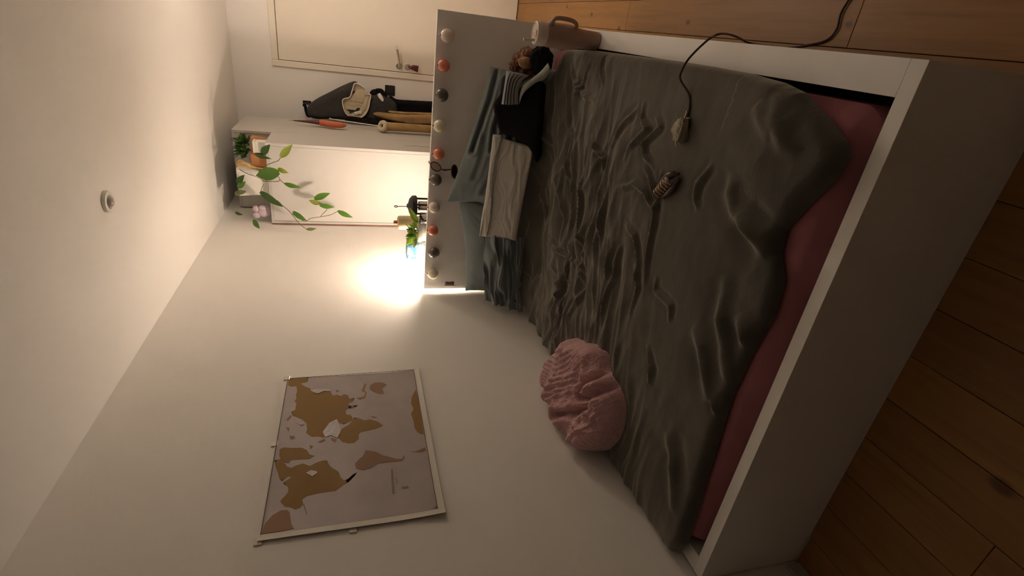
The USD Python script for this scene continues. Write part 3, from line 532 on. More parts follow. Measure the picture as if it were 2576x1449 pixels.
# ------------------------------------------------------------------ pillows, garments
def pw1(u, v):
    w_ = meshkit.noise(np.column_stack([u * 3, v * 3, v * 0]), 60) - .5; w2 = meshkit.noise(np.column_stack([u * 7, v * 7, v * 0]), 59) - .5
    q = np.column_stack([u * 2.4 + w_ * 1.2, v * 6.5 + u * 3.0 + w_ * 2.4 + w2 * .6]); big = np.clip(ridged(q, 61, 1) * 1.75 - .25, 0, 1) ** 1.3
    q2 = np.column_stack([u * 4 + w2, v * 13 + u * 5 + w_ * 4]); 
    h = .026 * big * np.clip((u - .18) * 1.7, .15, 1.1) + .009 * ridged(q2, 62, 1) - .010; P = np.column_stack([u, v * .65])
    for l, a in (([(.98, .07), (.80, .085), (.60, .075), (.42, .06)], .034), ([(.94, .17), (.78, .20), (.62, .19), (.44, .22)], .034), ([(.86, .29), (.68, .30), (.52, .33), (.40, .37)], .026), ([(.55, .12), (.38, .15), (.22, .14)], .014), ([(.42, .26), (.25, .27), (.10, .24)], .012)):
        d = dline(P + np.column_stack([w2, w_]) * .02, l); h = h - a * np.exp(-(d / .014) ** 2) + a * .5 * np.exp(-((d - .035) / .018) ** 2)
    return h
p1 = thing('pillow', 'blue-grey pillow leaning against the headboard behind the black sweatshirt', 'pillow', (1.0, -.18, .45))
obj('pillowcase', patch((.615, -.105, .955), (1.335, -.110, .775), (1.370, -.225, .445), (.64, -.225, .445), .12, 90, 60, 3.0, pw1, seed=1, bow=.025, back=.75), 'pillow', p1, smooth=True)
def pw2(u, v):
    w_ = meshkit.noise(np.column_stack([u * 3, v * 3, v * 0]), 64) - .5; q = np.column_stack([u * 3 + w_, v * 5 + u * 2 + w_ * 3]); return .016 * ridged(q, 65, 2) * np.clip(1.2 - u, .3, 1) - .006
p2 = thing('pillow', 'blue-grey pillow at the left wall with its pillowcase gathered in folds', 'pillow', (.36, -.18, .45))
obj('pillowcase', patch((.055, -.10, .800), (.665, -.075, .900), (.615, -.225, .445), (.035, -.225, .445), .150, 80, 60, 2.2, pw2, bow=.055, back=.6), 'pillow', p2, smooth=True)
def pw3(u, v):
    w_ = meshkit.noise(np.column_stack([u * 3, v * 3, v * 0]), 71) - .5
    w2 = meshkit.noise(np.column_stack([u * 7, v * 7, v * 0]), 70) - .5; q = np.column_stack([u * 2.0 + w2 * .4, (v * 1.0 + w_ * .16 + w2 * .04) * 10.5]); r_ = np.clip(ridged(q, 72, 1) * 1.75, 0, 1); return .052 * r_ ** 1.6 + .010 * ridged(q * [1, 2.3], 73, 1) - .022
obj('gathered_end', patch((.045, -.205, .700), (.520, -.265, .770), (.500, -.330, .545), (.012, -.310, .485), .05, 110, 90, 4, pw3, bow=.0, back=.6), 'pillow', p2, smooth=True, label='gathered loose end of the pillowcase')
def pwl(u, v):
    w_ = meshkit.noise(np.column_stack([u * 3, v * 3, v * 0]), 74) - .5; q = np.column_stack([u * 2.6 + v * 4.5 + w_ * 2, v * 2.4 - u * 1.5 + w_]); return .013 * ridged(q, 75, 2) + .005 * ridged(q * 2.3, 76, 2) - .006 + .012 * (v < .2 + .04 * np.sin(7 * u))
lc = thing('folded_shirt', 'pale grey folded shirt propped against the two pillows', 'shirt', (.75, -.28, .5))
sb_ = obj('shirt_body', patch((0.477,-0.255,0.779), (1.031,-0.255,0.766), (1.004,-0.345,0.566), (0.488,-0.345,0.599), .035, 90, 60, 6, pwl, bow=.01, back=.7), 'grey_cloth', lc, smooth=True)
HEM = [(1.033,-0.263,0.766),(0.95,-0.27,0.763),(0.848,-0.272,0.767),(0.741,-0.272,0.769),(0.631,-0.272,0.782),(0.527,-0.268,0.785),(0.479,-0.26,0.783)]
HEM2 = [(1.035,-0.28,0.727),(0.957,-0.29,0.731),(0.855,-0.292,0.735),(0.748,-0.292,0.747),(0.638,-0.29,0.763),(0.532,-0.282,0.777),(0.484,-0.272,0.781)]
def ribbon(a, b, th, n=8, bulge=.006):
    a, b = spline(a, n), spline(b, n); k = np.linspace(0, 1, 7); N = np.cross(b[len(b) // 2] - a[len(a) // 2], a[-1] - a[0]); N /= np.linalg.norm(N)
    if N @ (np.array(EYE) - a[0]) < 0: N = -N
    top = np.array([a + (b - a) * t + N * (th / 2 + bulge * math.sin(math.pi * t)) for t in k]); bot = np.array([a + (b - a) * t - N * th / 2 for t in k]); m, L_ = len(k), len(a); F = []
    for i in range(m - 1):
        for j in range(L_ - 1): q = [i * L_ + j, i * L_ + j + 1, (i + 1) * L_ + j + 1, (i + 1) * L_ + j]; o = m * L_; F += [[q[0], q[1], q[2]], [q[0], q[2], q[3]], [q[2] + o, q[1] + o, q[0] + o], [q[3] + o, q[2] + o, q[0] + o]]
    o = m * L_
    for e in (np.arange(L_), (m - 1) * L_ + np.arange(L_)[::-1], np.arange(m)[::-1] * L_, np.arange(m) * L_ + L_ - 1):
        for p_, q_ in zip(e[:-1], e[1:]): F += [[q_, p_, p_ + o], [q_, p_ + o, q_ + o]]
    V = np.vstack([top.reshape(-1, 3), bot.reshape(-1, 3)]); F = np.array(F)
    if np.cross(V[F[0][1]] - V[F[0][0]], V[F[0][2]] - V[F[0][0]]) @ N < 0: F = F[:, ::-1]
    return V, F
obj('hem', ribbon(HEM, HEM2, .006), 'grey_cloth', sb_, smooth=50, label='turned-over hem along the top edge')
bs = thing('black_sweatshirt', 'black sweatshirt with grey striped cuffs draped over the lower pillow', 'sweatshirt', (1.1, -.28, .5))
def flatplan(pts, T, r, step, mat_, name, parent, plane, Tb=.01, extra=None, label=None):
    return obj(name, to3(inflate(rounded(pts), T, r, step, Tb, extra), *plane), mat_, parent, smooth=60, label=label)
TILT = ((0, -.300, .62), (1, 0, 0), (0, .50, .866), (0, -.866, .50))      # the slope of the leaning pillow's front
def tilt(o): return (tuple(np.array(TILT[0]) + o * np.array(TILT[3])),) + TILT[1:]
flatplan([(.925, -.09), (.96, -.065), (1.0, -.03), (1.03, .04), (1.04, .11), (1.09, .14), (1.17, .165), (1.24, .12), (1.26, .06), (1.29, .01), (1.31, -.03), (1.30, -.08), (1.22, -.09), (1.06, -.10), (.97, -.11)], .03, .03, .009, 'black_cloth', 'shirt_body', bs, tilt(.012), .012, lambda P: .012 * ridged(P * [7, 5], 81))
SLA = [(1.188,-0.315,0.753),(1.255,-0.315,0.749),(1.307,-0.315,0.747),(1.339,-0.315,0.747)]
SLB = [(1.198,-0.345,0.678),(1.252,-0.345,0.685),(1.301,-0.345,0.676),(1.331,-0.345,0.644)]
sc_ = obj('striped_cuff', ribbon(SLA, SLB, .02, 8, .022), 'grey_rib', bs, smooth=50, label='grey ribbed cuff with dark stripes')
def mixl(t, lift=.0): return [tuple(np.array(a) * (1 - t) + np.array(b) * t + np.array((0, -.8, .6)) * (.0125 + .022 * math.sin(math.pi * t))) for a, b in zip(SLA, SLB)]
for t in (.30, .48, .66, .82): obj('stripe', tube(mixl(t), [.0032, .0032, .003, .001], 6, 6), 'grey_dark', sc_)
obj('pale_band', ribbon([(1.199,-0.345,0.674),(1.246,-0.35,0.678),(1.291,-0.35,0.664),(1.323,-0.36,0.628),(1.359,-0.36,0.59),(1.396,-0.36,0.564)], [(1.244,-0.355,0.671),(1.268,-0.36,0.65),(1.292,-0.36,0.624),(1.309,-0.365,0.604),(1.323,-0.37,0.575),(1.36,-0.37,0.547)], .012, 8, .012), 'pale_green', bs, smooth=50, label='pale grey waistband')
bb = thing('brown_scarf', 'crumpled shiny brown and black scarf at the headboard beside the tumbler', 'scarf', (1.38, -.25, .5))
obj('brown_folds', ball(np.array((1.371,-0.2,0.643)) - (0, -.01, .02), (.075, .055, .060), 4, .35, 9, 2.2), 'brown_satin', bb, smooth=60)
obj('tan_fold', ball((1.38,-0.255,0.64), (.026, .016, .038), 3, .2, 10, 2.), 'brown_tan', bb, smooth=60)
obj('brown_knot', ball((1.357,-0.215,0.682), (.026, .024, .026), 3, .4, 12, 3.), 'brown_satin', bb, smooth=60)
obj('black_folds', ball(np.array((1.401,-0.3,0.601)) - (0, 0, .025), (.066, .055, .055), 4, .28, 14, 2.0), 'black_cloth', bb, smooth=60)
obj('tie', tube([(1.371,-0.21,0.691),(1.392,-0.19,0.676),(1.41,-0.19,0.645),(1.421,-0.2,0.613),(1.429,-0.22,0.589)], [.008, .010, .010, .011, .009], 8, 6), 'brown_satin', bb)

# ------------------------------------------------------------------ pink knitted blanket
KN = [(.008, -.92), (.07, -.90), (.14, -.945), (.21, -.985), (.29, -1.03), (.33, -1.12), (.40, -1.25), (.415, -1.33), (.375, -1.385), (.37, -1.44), (.325, -1.52), (.25, -1.55), (.17, -1.545), (.09, -1.52), (.03, -1.47), (.008, -1.40)]
CR = [[(0.479,-1.455),(0.413,-1.432),(0.344,-1.389),(0.282,-1.352),(0.226,-1.363)],
 [(0.226,-1.363),(0.246,-1.436),(0.148,-1.367),(0.06,-1.27)],
 [(0.46,-1.55),(0.378,-1.495),(0.305,-1.437),(0.248,-1.414)],
 [(0.377,-1.539),(0.367,-1.561)]]
WE = [[(0.076,-1.148),(0.157,-1.224),(0.251,-1.318)],
 [(0.059,-1.169),(0.138,-1.233),(0.23,-1.317)],
 [(0.108,-1.132),(0.185,-1.211),(0.261,-1.291)],
 [(0.133,-1.121),(0.204,-1.202),(0.274,-1.274)],
 [(0.294,-1.471),(0.264,-1.504),(0.214,-1.49)],
 [(0.344,-1.52),(0.309,-1.546)],
 [(0.239,-1.439),(0.217,-1.459)],
 [(0.409,-1.558),(0.42,-1.593),(0.382,-1.579)],
 [(0.237,-1.517),(0.299,-1.577),(0.3,-1.61)],
 [(0.029,-1.413),(0.128,-1.451),(0.2,-1.497)],
 [(0.137,-1.426),(0.154,-1.479),(0.184,-1.523)]]
def knit_extra(P):
    x, y = P[:, 0], P[:, 1]; h = .075 * np.exp(-((x - .02) / .13) ** 2) * np.clip((-y - .90) / .22, 0, 1) + .020 * np.exp(-(((x - .22) / .10) ** 2 + ((y + 1.12) / .13) ** 2))
    h = h + .016 * (meshkit.fbm(np.column_stack([P * 9, P[:, :1] * 0]), 3, 91) - .5)
    for l in CR: h = h - .080 * np.exp(-(dline(P, l) / .017) ** 2) + .022 * np.exp(-(dline(P, l) / .045) ** 2)
    for l in WE: h = h + .014 * np.exp(-(dline(P, l) / .008) ** 2)
    return h + .0050 * np.sin(x * 300 + 20 * np.sin(y * 9)) * np.sin(y * 300 + 14 * np.sin(x * 11)) + .010 * (meshkit.fbm(np.column_stack([P * 26, P[:, :1] * 0]), 2, 92) - .5)
V, F = inflate(rounded(KN), .082, .05, .0050, .0, knit_extra, lambda P: duvet_top(P) + .001)
obj('knitted_throw', (V, F), 'knit', label='crumpled dusty pink knitted throw heaped on the duvet against the wall', cat='blanket', smooth=60)

# ------------------------------------------------------------------ things on the bed
tm = thing('tumbler', 'large dusty rose tumbler with a handle, pale lid and straw standing on the side rail', 'tumbler', (1.508, -.495, .391))
TX, TY, T0 = 1.514, -.495, .3915
obj('cup_body', lathe([(0, 0), (.033, 0), (.037, .004), (.0395, .085), (.043, .105), (.049, .125), (.0505, .150), (.0505, .235), (.049, .245), (.046, .247), (0, .247)], (TX, TY, T0), 40), 'rose', tm, smooth=40)
ld = obj('lid', lathe([(.044, .2475), (.048, .250), (.050, .262), (.050, .285), (.047, .296), (.040, .300), (.036, .296), (0, .296)], (TX, TY, T0), 40), 'lid', tm, smooth=40)
obj('lid_tab', box(TX - .012, TX + .012, TY - .036, TY + .010, T0 + .297, T0 + .303, .002), 'lid', ld)
hdv = np.array([.80, -.6, 0]) / 1.0
obj('cup_handle', tube([np.array([TX, TY, T0]) + hdv * a + (0, 0, z) for a, z in ((.045, .235), (.070, .236), (.082, .225), (.085, .19), (.080, .15), (.066, .128), (.044, .125))], .0085, 12, 6), 'rose', tm)
obj('straw', tube([(TX - .028, TY, T0 + .29), (TX - .030, TY - .004, T0 + .345)], .0058, 12, 1), 'straw', ld)
cbx = thing('power_cable', 'thin dark cable running from the adapter over the side rail to the floor', 'cable', (1.5, -1.3, .4))
CP = [tuple(rest(q, .004)) for q in [(1.331,-1.421,0.5),(1.366,-1.418,0.502),(1.403,-1.393,0.496)]] + [(1.442,-1.36,0.482),(1.472,-1.355,0.478),(1.497,-1.358,0.47),(1.52,-1.371,0.462),(1.542,-1.385,0.452),(1.562,-1.399,0.44),(1.575,-1.408,0.42)] + [(1.584,-1.257,0.277),(1.58,-1.212,0.202),(1.574,-1.107,0.077)] + [(1.570, -1.215, .06), (1.573, -1.225, .008), (1.585, -1.30, .005), (1.603, -1.374, .005), (1.635, -1.40, .005), (1.68, -1.395, .005), (1.73, -1.41, .005), (1.82, -1.43, .005)]
obj('cord', tube(CP, .0032, 8, 8), 'cable', cbx)
ad = thing('plug_adapter', 'chunky beige plug adapter lying on the duvet at the end of the cable', 'adapter', (1.298,-1.403,0.485))
AC = rest((1.302,-1.426,0.5), .0165); av = np.array((1.27,-1.425,0.5)) - np.array((1.329,-1.422,0.5)); av /= np.linalg.norm(av); au = np.cross((0, 0, 1), av); k_ = []
def arot(pts): return [AC + av * p[0] + au * p[1] + np.array([0, 0, p[2]]) for p in pts]
hull = trimesh.convex.convex_hull(np.array(arot([(-.036, .014, -.012), (-.036, -.014, -.012), (-.030, .018, .012), (-.034, -.012, .014), (.0, .026, -.016), (.0, -.026, -.016), (.004, .022, .018), (.004, -.022, .020), (.034, .018, -.014), (.036, -.012, -.014), (.034, .012, .012), (.030, -.016, .010)])))
hv_, hf_ = trimesh.remesh.subdivide(*trimesh.remesh.subdivide(*trimesh.remesh.subdivide(np.array(hull.vertices), np.array(hull.faces)))); hv_ = AC + (hv_ - AC) * (1 + .75 * (meshkit.fbm((hv_ - AC) * 60 + 4.2, 2, 7) - .5))[:, None]
ab = obj('adapter_body', (hv_, hf_), 'beige', ad, smooth=40)
obj('socket', lathe([(.008, 0), (.008, .003), (.005, .003), (.004, .0), (0, 0)], arot([(-.012, .010, .012)])[0], 16), 'brown_horn', ab)
obj('ridge', tube(arot([(-.024, .020, .010), (-.004, .024, .014), (.018, .020, .014), (.030, .012, .010)]), .004, 8, 5), 'beige', ad); obj('prong', tube(arot([(-.034, .012, .004), (-.058, .016, .004)]), .0032, 8, 1), 'metal', ad); obj('prong', tube(arot([(.030, .0, .012), (.046, .006, .006)]), .003, 8, 1), 'metal', ad)
hc = thing('hair_claw', 'dark brown hair claw with pale shell-coloured teeth lying on the duvet', 'hair clip', (1.126,-1.417,0.485))
HA, HB = rest((1.082,-1.392,0.497), .006), rest((1.174,-1.472,0.497), .008); hv = HB - HA; hl = np.linalg.norm(hv); hv /= hl; hu = np.cross((0, 0, 1), hv)
def hp(a, b, c): return HA + hv * a * hl + hu * b + np.array([0, 0, c])
obj('claw_half', tube([hp(.0, .004, .004), hp(.3, .016, .016), (hp(.6, .020, .020)), hp(.85, .014, .014), hp(1, .004, .004)], [.006, .012, .014, .012, .005], 12, 6), 'brown_horn', hc); obj('claw_half', tube([hp(.05, -.010, .002), hp(.35, -.020, .010), hp(.65, -.022, .010), hp(.95, -.008, .002)], [.005, .010, .011, .005], 12, 6), 'brown_horn', hc)
for k in range(6): t = .10 + .12 * k; obj('tooth', tube([hp(t, .018, .024), hp(t + .02, .002, .034 - .001 * k), hp(t + .03, -.016, .020)], [.0055, .006, .003], 8, 5), 'shell_light', hc)
obj('spring', lathe([(0, 0), (.009, 0), (.010, .004), (.006, .009), (0, .010)], hp(.72, .0, .026), 20), 'shell_light', hc)

# ------------------------------------------------------------------ bauble garland and small things on the headboard
BPX = [(1.449,-0.031,0.991),(1.311,-0.031,1),(1.169,-0.031,1),(1.013,-0.031,1.003),(0.865,-0.031,1.001),(0.721,-0.031,1.008),(0.561,-0.031,1.009),(0.421,-0.031,1.008),(0.28,-0.031,0.994),(0.141,-0.031,0.994)]
KINDS = 'pearl coral smoke cream coral smoke pearl coral smoke cream'.split()
WORD = ['pearly white bauble, nearest the tumbler end of the headboard', 'coral bauble second from the tumbler end of the headboard', 'dark smoky bauble third from the tumbler end of the headboard', 'cream bauble hanging between a dark and a coral one, right of the sunglasses', 'coral bauble just right of the sunglasses on the headboard', 'dark smoky bauble just left of the sunglasses on the headboard', 'pale pearly bauble between the lantern and the two pillows', 'coral bauble in front of the lime-leaved plant on the headboard', 'dark smoky bauble in front of the blue tissue box on the headboard', 'cream bauble nearest the left wall below the glowing lamp']
for (x, y, z), kd, wd in zip(BPX, KINDS, WORD):
    r = .0335 if kd != 'coral' else .031
    b = thing('bauble', wd, 'bauble', (x, -.0345, z), 'glossy baubles hanging along the headboard')
    obj('globe', ball((x, -.0345, z), r, 4), 'bauble_' + kd, b, smooth=True)
    cp_ = obj('cap', lathe([(.006, -.002), (.006, .004), (.003, .006), (0, .006)], (x, -.0345, z + r), 14), 'cap', b)
    obj('thread', tube([(x, -.0345, z + r + .004), (x + .002, -.016, HZ - .012), (x + .001, -.0008, HZ - .001)], .0006, 5, 3), 'thread', cp_)
sg_ = thing('sunglasses', 'brown round-lensed sunglasses hooked over the headboard top above the pillow', 'sunglasses', (.78, -.04, 1.0))
G1, G2 = np.array((0.794,-0.03,1.012)), np.array((0.781,-0.062,0.913))
def lensring(c, ex, ey, a, b, n=28):
    t = np.linspace(0, 2 * np.pi, n); return [c + ex * a * math.cos(q) + ey * b * math.sin(q) for q in t]
e1, e2 = np.array([.55, -.10, .83]), np.array([.83, .05, -.55]); e1 /= np.linalg.norm(e1); e2 /= np.linalg.norm(e2)
def disc(c, ex, ey, a, b):
    nn = np.cross(ex, ey); p = np.array(lensring(c, ex, ey, a, b, 25))[:-1]; q = np.vstack([p, [c], p + nn * .0015, [c + nn * .0015]]); n = len(p); F = []
    for i in range(n): j = (i + 1) % n; F += [[n, i, j], [2 * n + 1, n + 1 + j, n + 1 + i], [i, n + 1 + i, n + 1 + j], [i, n + 1 + j, j]]
    return q, np.array(F)
f1 = obj('rim', tube(lensring(G1, e1, e2, .033, .021), .0028, 8, 1), 'frame', sg_); obj('lens', disc(G1, e1, e2, .032, .020), 'lens', f1)
f2 = obj('rim', tube(lensring(G2, np.array([.98, 0, .1]), np.array([0, -.55, .83]), .036, .022), .0035, 8, 1), 'frame', sg_); obj('lens', disc(G2, np.array([.98, 0, .1]), np.array([0, -.55, .83]), .035, .021), 'dark_lens', f2, label='dark lower lens')
obj('bridge', tube([G1 - e1 * .030 + e2 * .006, G1 * .55 + G2 * .45 + (-.004, -.012, 0), G2 + (.01, 0, .020)], [.003, .006, .003], 8, 6), 'frame', sg_)
obj('temple', tube([G1 + e1 * .030, (G1[0] + .012, -.012, HZ + .004), (G1[0] + .012, .015, HZ + .0045), (G1[0] + .01, .036, HZ - .004), (G1[0] + .006, .040, HZ - .07)], .0024, 8, 6), 'frame', sg_)
obj('temple', tube([G2 + (-.034, -.004, .002), G2 + (-.055, -.028, -.03), G2 + (-.065, -.05, -.075)], .0026, 8, 6), 'frame', sg_)
ht = thing('hanging_tag', 'small plum-coloured printed tag stuck on the headboard near the left wall', 'tag', (.055, 0, .88))
obj('tag_card', to3(inflate([(.043, .853), (.068, .852), (.069, .872), (.064, .880), (.069, .890), (.068, .908), (.044, .909)], .0025, .004, .004, .0), *backplane(-.0004)), 'plum', ht); obj('tag_edge', box(.037, .0415, -.0026, -.0005, .838, .912), 'paper', ht)

# ------------------------------------------------------------------ console behind the headboard and what stands on it
CZ = .885
co = thing('console_table', 'narrow white console table behind the headboard', 'table', (.7, .2, 0))
obj('table_top', box(.078, 1.34, .045, .36, CZ - .022, CZ, .001), 'white_side_shaded', co)
for x in (.09, 1.30):
    for y in (.055, .32): obj('leg', box(x, x + .03, y, y + .03, 0, CZ - .022), 'white_side_shaded', co)
lp = thing('globe_lamp', 'small glowing globe lamp behind the headboard at the left wall', 'lamp', (LAMP_AT[0], LAMP_AT[1], CZ))
obj('lamp_base', lathe([(0, 0), (.024, 0), (.024, .008), (.012, .014), (.010, .040), (.018, .056), (0, .058)], (LAMP_AT[0] + .002, LAMP_AT[1], CZ), 24), 'pot_white', lp)
obj('globe', ball(LAMP_AT, LAMP_R, 3), 'glow', lp, label='glowing globe', smooth=True)
L2, L2R = (2.12, .95, 1.82), .12  # unseen lamp, placed to light the door, floor and side rail
fl2 = thing('unseen_floor_lamp', 'unseen floor lamp with a round paper shade, out of view to the right of the bed', 'floor lamp', (L2[0], L2[1], 0))
obj('lamp_base', lathe([(0, 0), (.13, 0), (.13, .012), (.02, .022), (.010, .03), (.010, L2[2] - L2R + .01), (0, L2[2] - L2R + .01)], (L2[0], L2[1], 0), 28), 'black', fl2)
obj('unseen_lamp_shade', ball(L2, L2R, 3), 'glow2', fl2, label='glowing round paper shade of the unseen lamp', smooth=True)
tx = thing('tissue_box', 'small blue and white patterned tissue box beside the glowing lamp', 'tissue box', (.225, .16, CZ))
def rotz(m, c, deg):
    v, f = arr(m); a = math.radians(deg); d = v - np.array([*c, 0]); return np.column_stack([d[:, 0] * math.cos(a) - d[:, 1] * math.sin(a) + c[0], d[:, 0] * math.sin(a) + d[:, 1] * math.cos(a) + c[1], v[:, 2]]), f
obj('box_body', rotz(box(.170, .275, .12, .20, CZ + .13, CZ + .252, .002), (.225, .16), -12), 'tissue', tx)
obj('box_foot', rotz(box(.172, .273, .122, .198, CZ, CZ + .13, .002), (.225, .16), -12), 'tissue_green', tx); obj('lit_end_panel', rotz(box(.1685, .1699, .123, .197, CZ + .02, CZ + .25), (.225, .16), -12), 'paper', tx)  # end facing the lamp painted white as lamplight on the box
jr = thing('cream_bottle', 'cream bottle with a copper stopper behind the lime-leaved plant', 'bottle', (.36, .27, CZ))
obj('bottle_body', lathe([(0, 0), (.041, 0), (.044, .006), (.044, .285), (.041, .298), (.032, .303), (0, .303)], (.352, .27, CZ), 32), 'candle', jr, smooth=40); obj('stopper', lathe([(.014, .302), (.014, .318), (.011, .326), (0, .327)], (.352, .27, CZ), 20), 'copper', jr, smooth=40)
pl = thing('pothos_plant', 'lime-leaved variegated plant in a white pot standing behind the headboard', 'potted plant', (.36, .13, CZ))
obj('pot', lathe([(0, 0), (.048, 0), (.050, .004), (.060, .170), (.066, .172), (.066, .192), (.061, .193), (.056, .180), (0, .18)], (.352, .125, CZ), 36), 'pot_white', pl, smooth=40)
rr = np.random.default_rng(12); PC = np.array([.352, .125, CZ + .185])
for k in range(26):
    th = k * 2.4; out = np.array([math.cos(th), .75 * math.sin(th) - .25, 0]); b = PC + out * .030 + (0, 0, .01 + .03 * rr.random()); t = PC + out * rr.uniform(.040, .080) + (0, 0, rr.uniform(.020, .085)); t[1] = min(max(t[1], .045), .215)
    obj('leaf', leaf(b, t, rr.uniform(.020, .032), up=(rr.normal(0, .3), -.7, .8), bend=.35, fold=.3), ('leaf_lime', 'leaf_lime', 'leaf_pale', 'leaf')[k % 4], pl, smooth=50)
BIG = [(0.413,0.11,1.082),(0.509,0.09,1.135)] + [(0.306,0.12,1.101),(0.267,0.1,1.14)] + [(0.312,0.12,1.087),(0.249,0.1,1.101)]
for k in range(3): obj('leaf', leaf(BIG[2 * k], BIG[2 * k + 1], (.038, .024, .026)[k], bend=.2), ('leaf_lime', 'leaf_lime', 'leaf_dusty')[k], pl, smooth=50); obj('stem', tube([PC, (PC + BIG[2 * k]) / 2 + (0, 0, .015), BIG[2 * k]], .002, 6, 5), 'leaf', pl)
ln = thing('black_lantern', 'black metal lantern with a hanging loop behind the headboard', 'lantern', (.50, .17, CZ))
LX, LY = .497, .17
obj('lantern_base', lathe([(0, 0), (.058, 0), (.060, .012), (.052, .020), (0, .020)], (LX, LY, CZ), 24), 'black', ln)
for a in range(4): obj('post', tube([(LX + .046 * math.cos(a * 1.571 + .5), LY + .046 * math.sin(a * 1.571 + .5), CZ + .018), (LX + .046 * math.cos(a * 1.571 + .5), LY + .046 * math.sin(a * 1.571 + .5), CZ + .205)], .006, 8, 1), 'black', ln)
obj('roof', lathe([(0, .2), (.060, .2), (.064, .206), (.062, .226), (.045, .242), (.018, .250), (.008, .258), (0, .258)], (LX, LY, CZ), 28), 'black', ln, smooth=40)
obj('candle_holder', lathe([(0, .02), (.030, .02), (.030, .185), (.026, .19), (0, .19)], (LX, LY, CZ), 24), 'metal', ln)
obj('hanging_loop', tube([(LX - .004, LY, CZ + .255), (LX - .005, LY, CZ + .285), (LX - .006, LY, CZ + .312)] + [(LX - .006 + .005 * math.sin(t), LY, CZ + .321 - .009 * math.cos(t)) for t in np.linspace(.3, 6.0, 10)], .0026, 8, 3), 'plum', ln)
gd = thing('white_cup', 'black and white patterned cup between the lantern and the lime-leaved plant', 'cup', (.452, .085, CZ))
obj('cup_body', lathe([(0, 0), (.026, 0), (.030, .004), (.033, .185), (.031, .186), (.028, .18), (.024, .01), (0, .01)], (.452, .085, CZ), 28), mat('ink_pattern', (.75, .72, .66), .4, vscale=45, ramp=[(.45, (.72, .69, .62)), (.5, (.02, .02, .02))]), gd, smooth=40)

# ------------------------------------------------------------------ world map poster on the left wall
mp_ = thing('map_poster', 'gold and mauve scratch-off world map poster taped to the left wall', 'poster', (0, -1.22, 1.46))
QS = np.array([(-0.818,1.741),(-1.632,1.742),(-1.634,1.185),(-0.818,1.182)])   # printed area (y, z): upper right, upper left, lower left, lower right
y1_, y0_ = QS[[0, 3], 0].mean(), QS[[1, 2], 0].mean(); z1_, z0_ = QS[:2, 1].mean(), QS[2:, 1].mean()
def sheet(ya, yb, za, zb, x, th, curl=0., n=24):
    Y, Z = np.meshgrid(np.linspace(ya, yb, n), np.linspace(za, zb, n)); X = x + curl * (np.clip((za + (zb - za) * .35 - Z) / ((zb - za) * .35), 0, 1) ** 2 + .8 * np.clip((ya + (yb - ya) * .2 - Y) / ((yb - ya) * .2), 0, 1) ** 2)
    i = np.arange(n * n).reshape(n, n); a, b, c, d = i[:-1, :-1].ravel(), i[:-1, 1:].ravel(), i[1:, 1:].ravel(), i[1:, :-1].ravel(); F = np.vstack([np.column_stack([a, b, c]), np.column_stack([a, c, d])]); N = n * n
    V = np.vstack([np.column_stack([X.ravel() + th, Y.ravel(), Z.ravel()]), np.column_stack([X.ravel(), Y.ravel(), Z.ravel()])]); e = []
    for r_ in (i[0], i[:, -1], i[-1][::-1], i[::-1, 0]): e += [[q, p, p + N] for p, q in zip(r_[:-1], r_[1:])] + [[q, p + N, q + N] for p, q in zip(r_[:-1], r_[1:])]
    return V, np.vstack([F, F[:, ::-1] + N, e])
CURL = .010
def curlx(P): return CURL * (np.clip((ZA + (ZB - ZA) * .35 - P[:, 1]) / ((ZB - ZA) * .35), 0, 1) ** 2 + .8 * np.clip((YA + (YB_ - YA) * .2 - P[:, 0]) / ((YB_ - YA) * .2), 0, 1) ** 2)
YA, YB_, ZA, ZB = y0_ - .022, y1_ + .006, z0_ - .024, z1_ + .006
obj('paper_sheet', sheet(YA, YB_, ZA, ZB, .0015, .0018, CURL), 'paper', mp_, smooth=20)
def flat(poly, x, step=.012):
    pg = sg.Polygon(poly).buffer(0)
    if pg.area < (7 * step) ** 2 or pg.length * step * 1.5 > pg.area: m_ = trimesh.creation.extrude_polygon(pg if pg.geom_type == 'Polygon' else max(pg.geoms, key=lambda g: g.area), .0005, engine='earcut'); V, F = np.array(m_.vertices), np.array(m_.faces)
    else: V, F = inflate(poly, .0004, .002, step, .0, None, None, .1)
    X = x + curlx(V[:, :2]) + V[:, 2]; V3 = np.column_stack([X, V[:, 0], V[:, 1]]); return V3, F
sea = obj('printed_sea', flat([(y0_, z0_), (y1_, z0_), (y1_, z1_), (y0_, z1_)], .0036, .02), 'map_sea', mp_, smooth=20)
bw = .0022
obj('border_line', cat_(flat([(y0_, z1_ - bw), (y1_, z1_ - bw), (y1_, z1_), (y0_, z1_)], .0043), flat([(y1_ - bw, z0_), (y1_, z0_), (y1_, z1_), (y1_ - bw, z1_)], .0043), flat([(y0_, z0_), (y1_, z0_), (y1_, z0_ + bw), (y0_, z0_ + bw)], .0043)), 'map_line', sea)
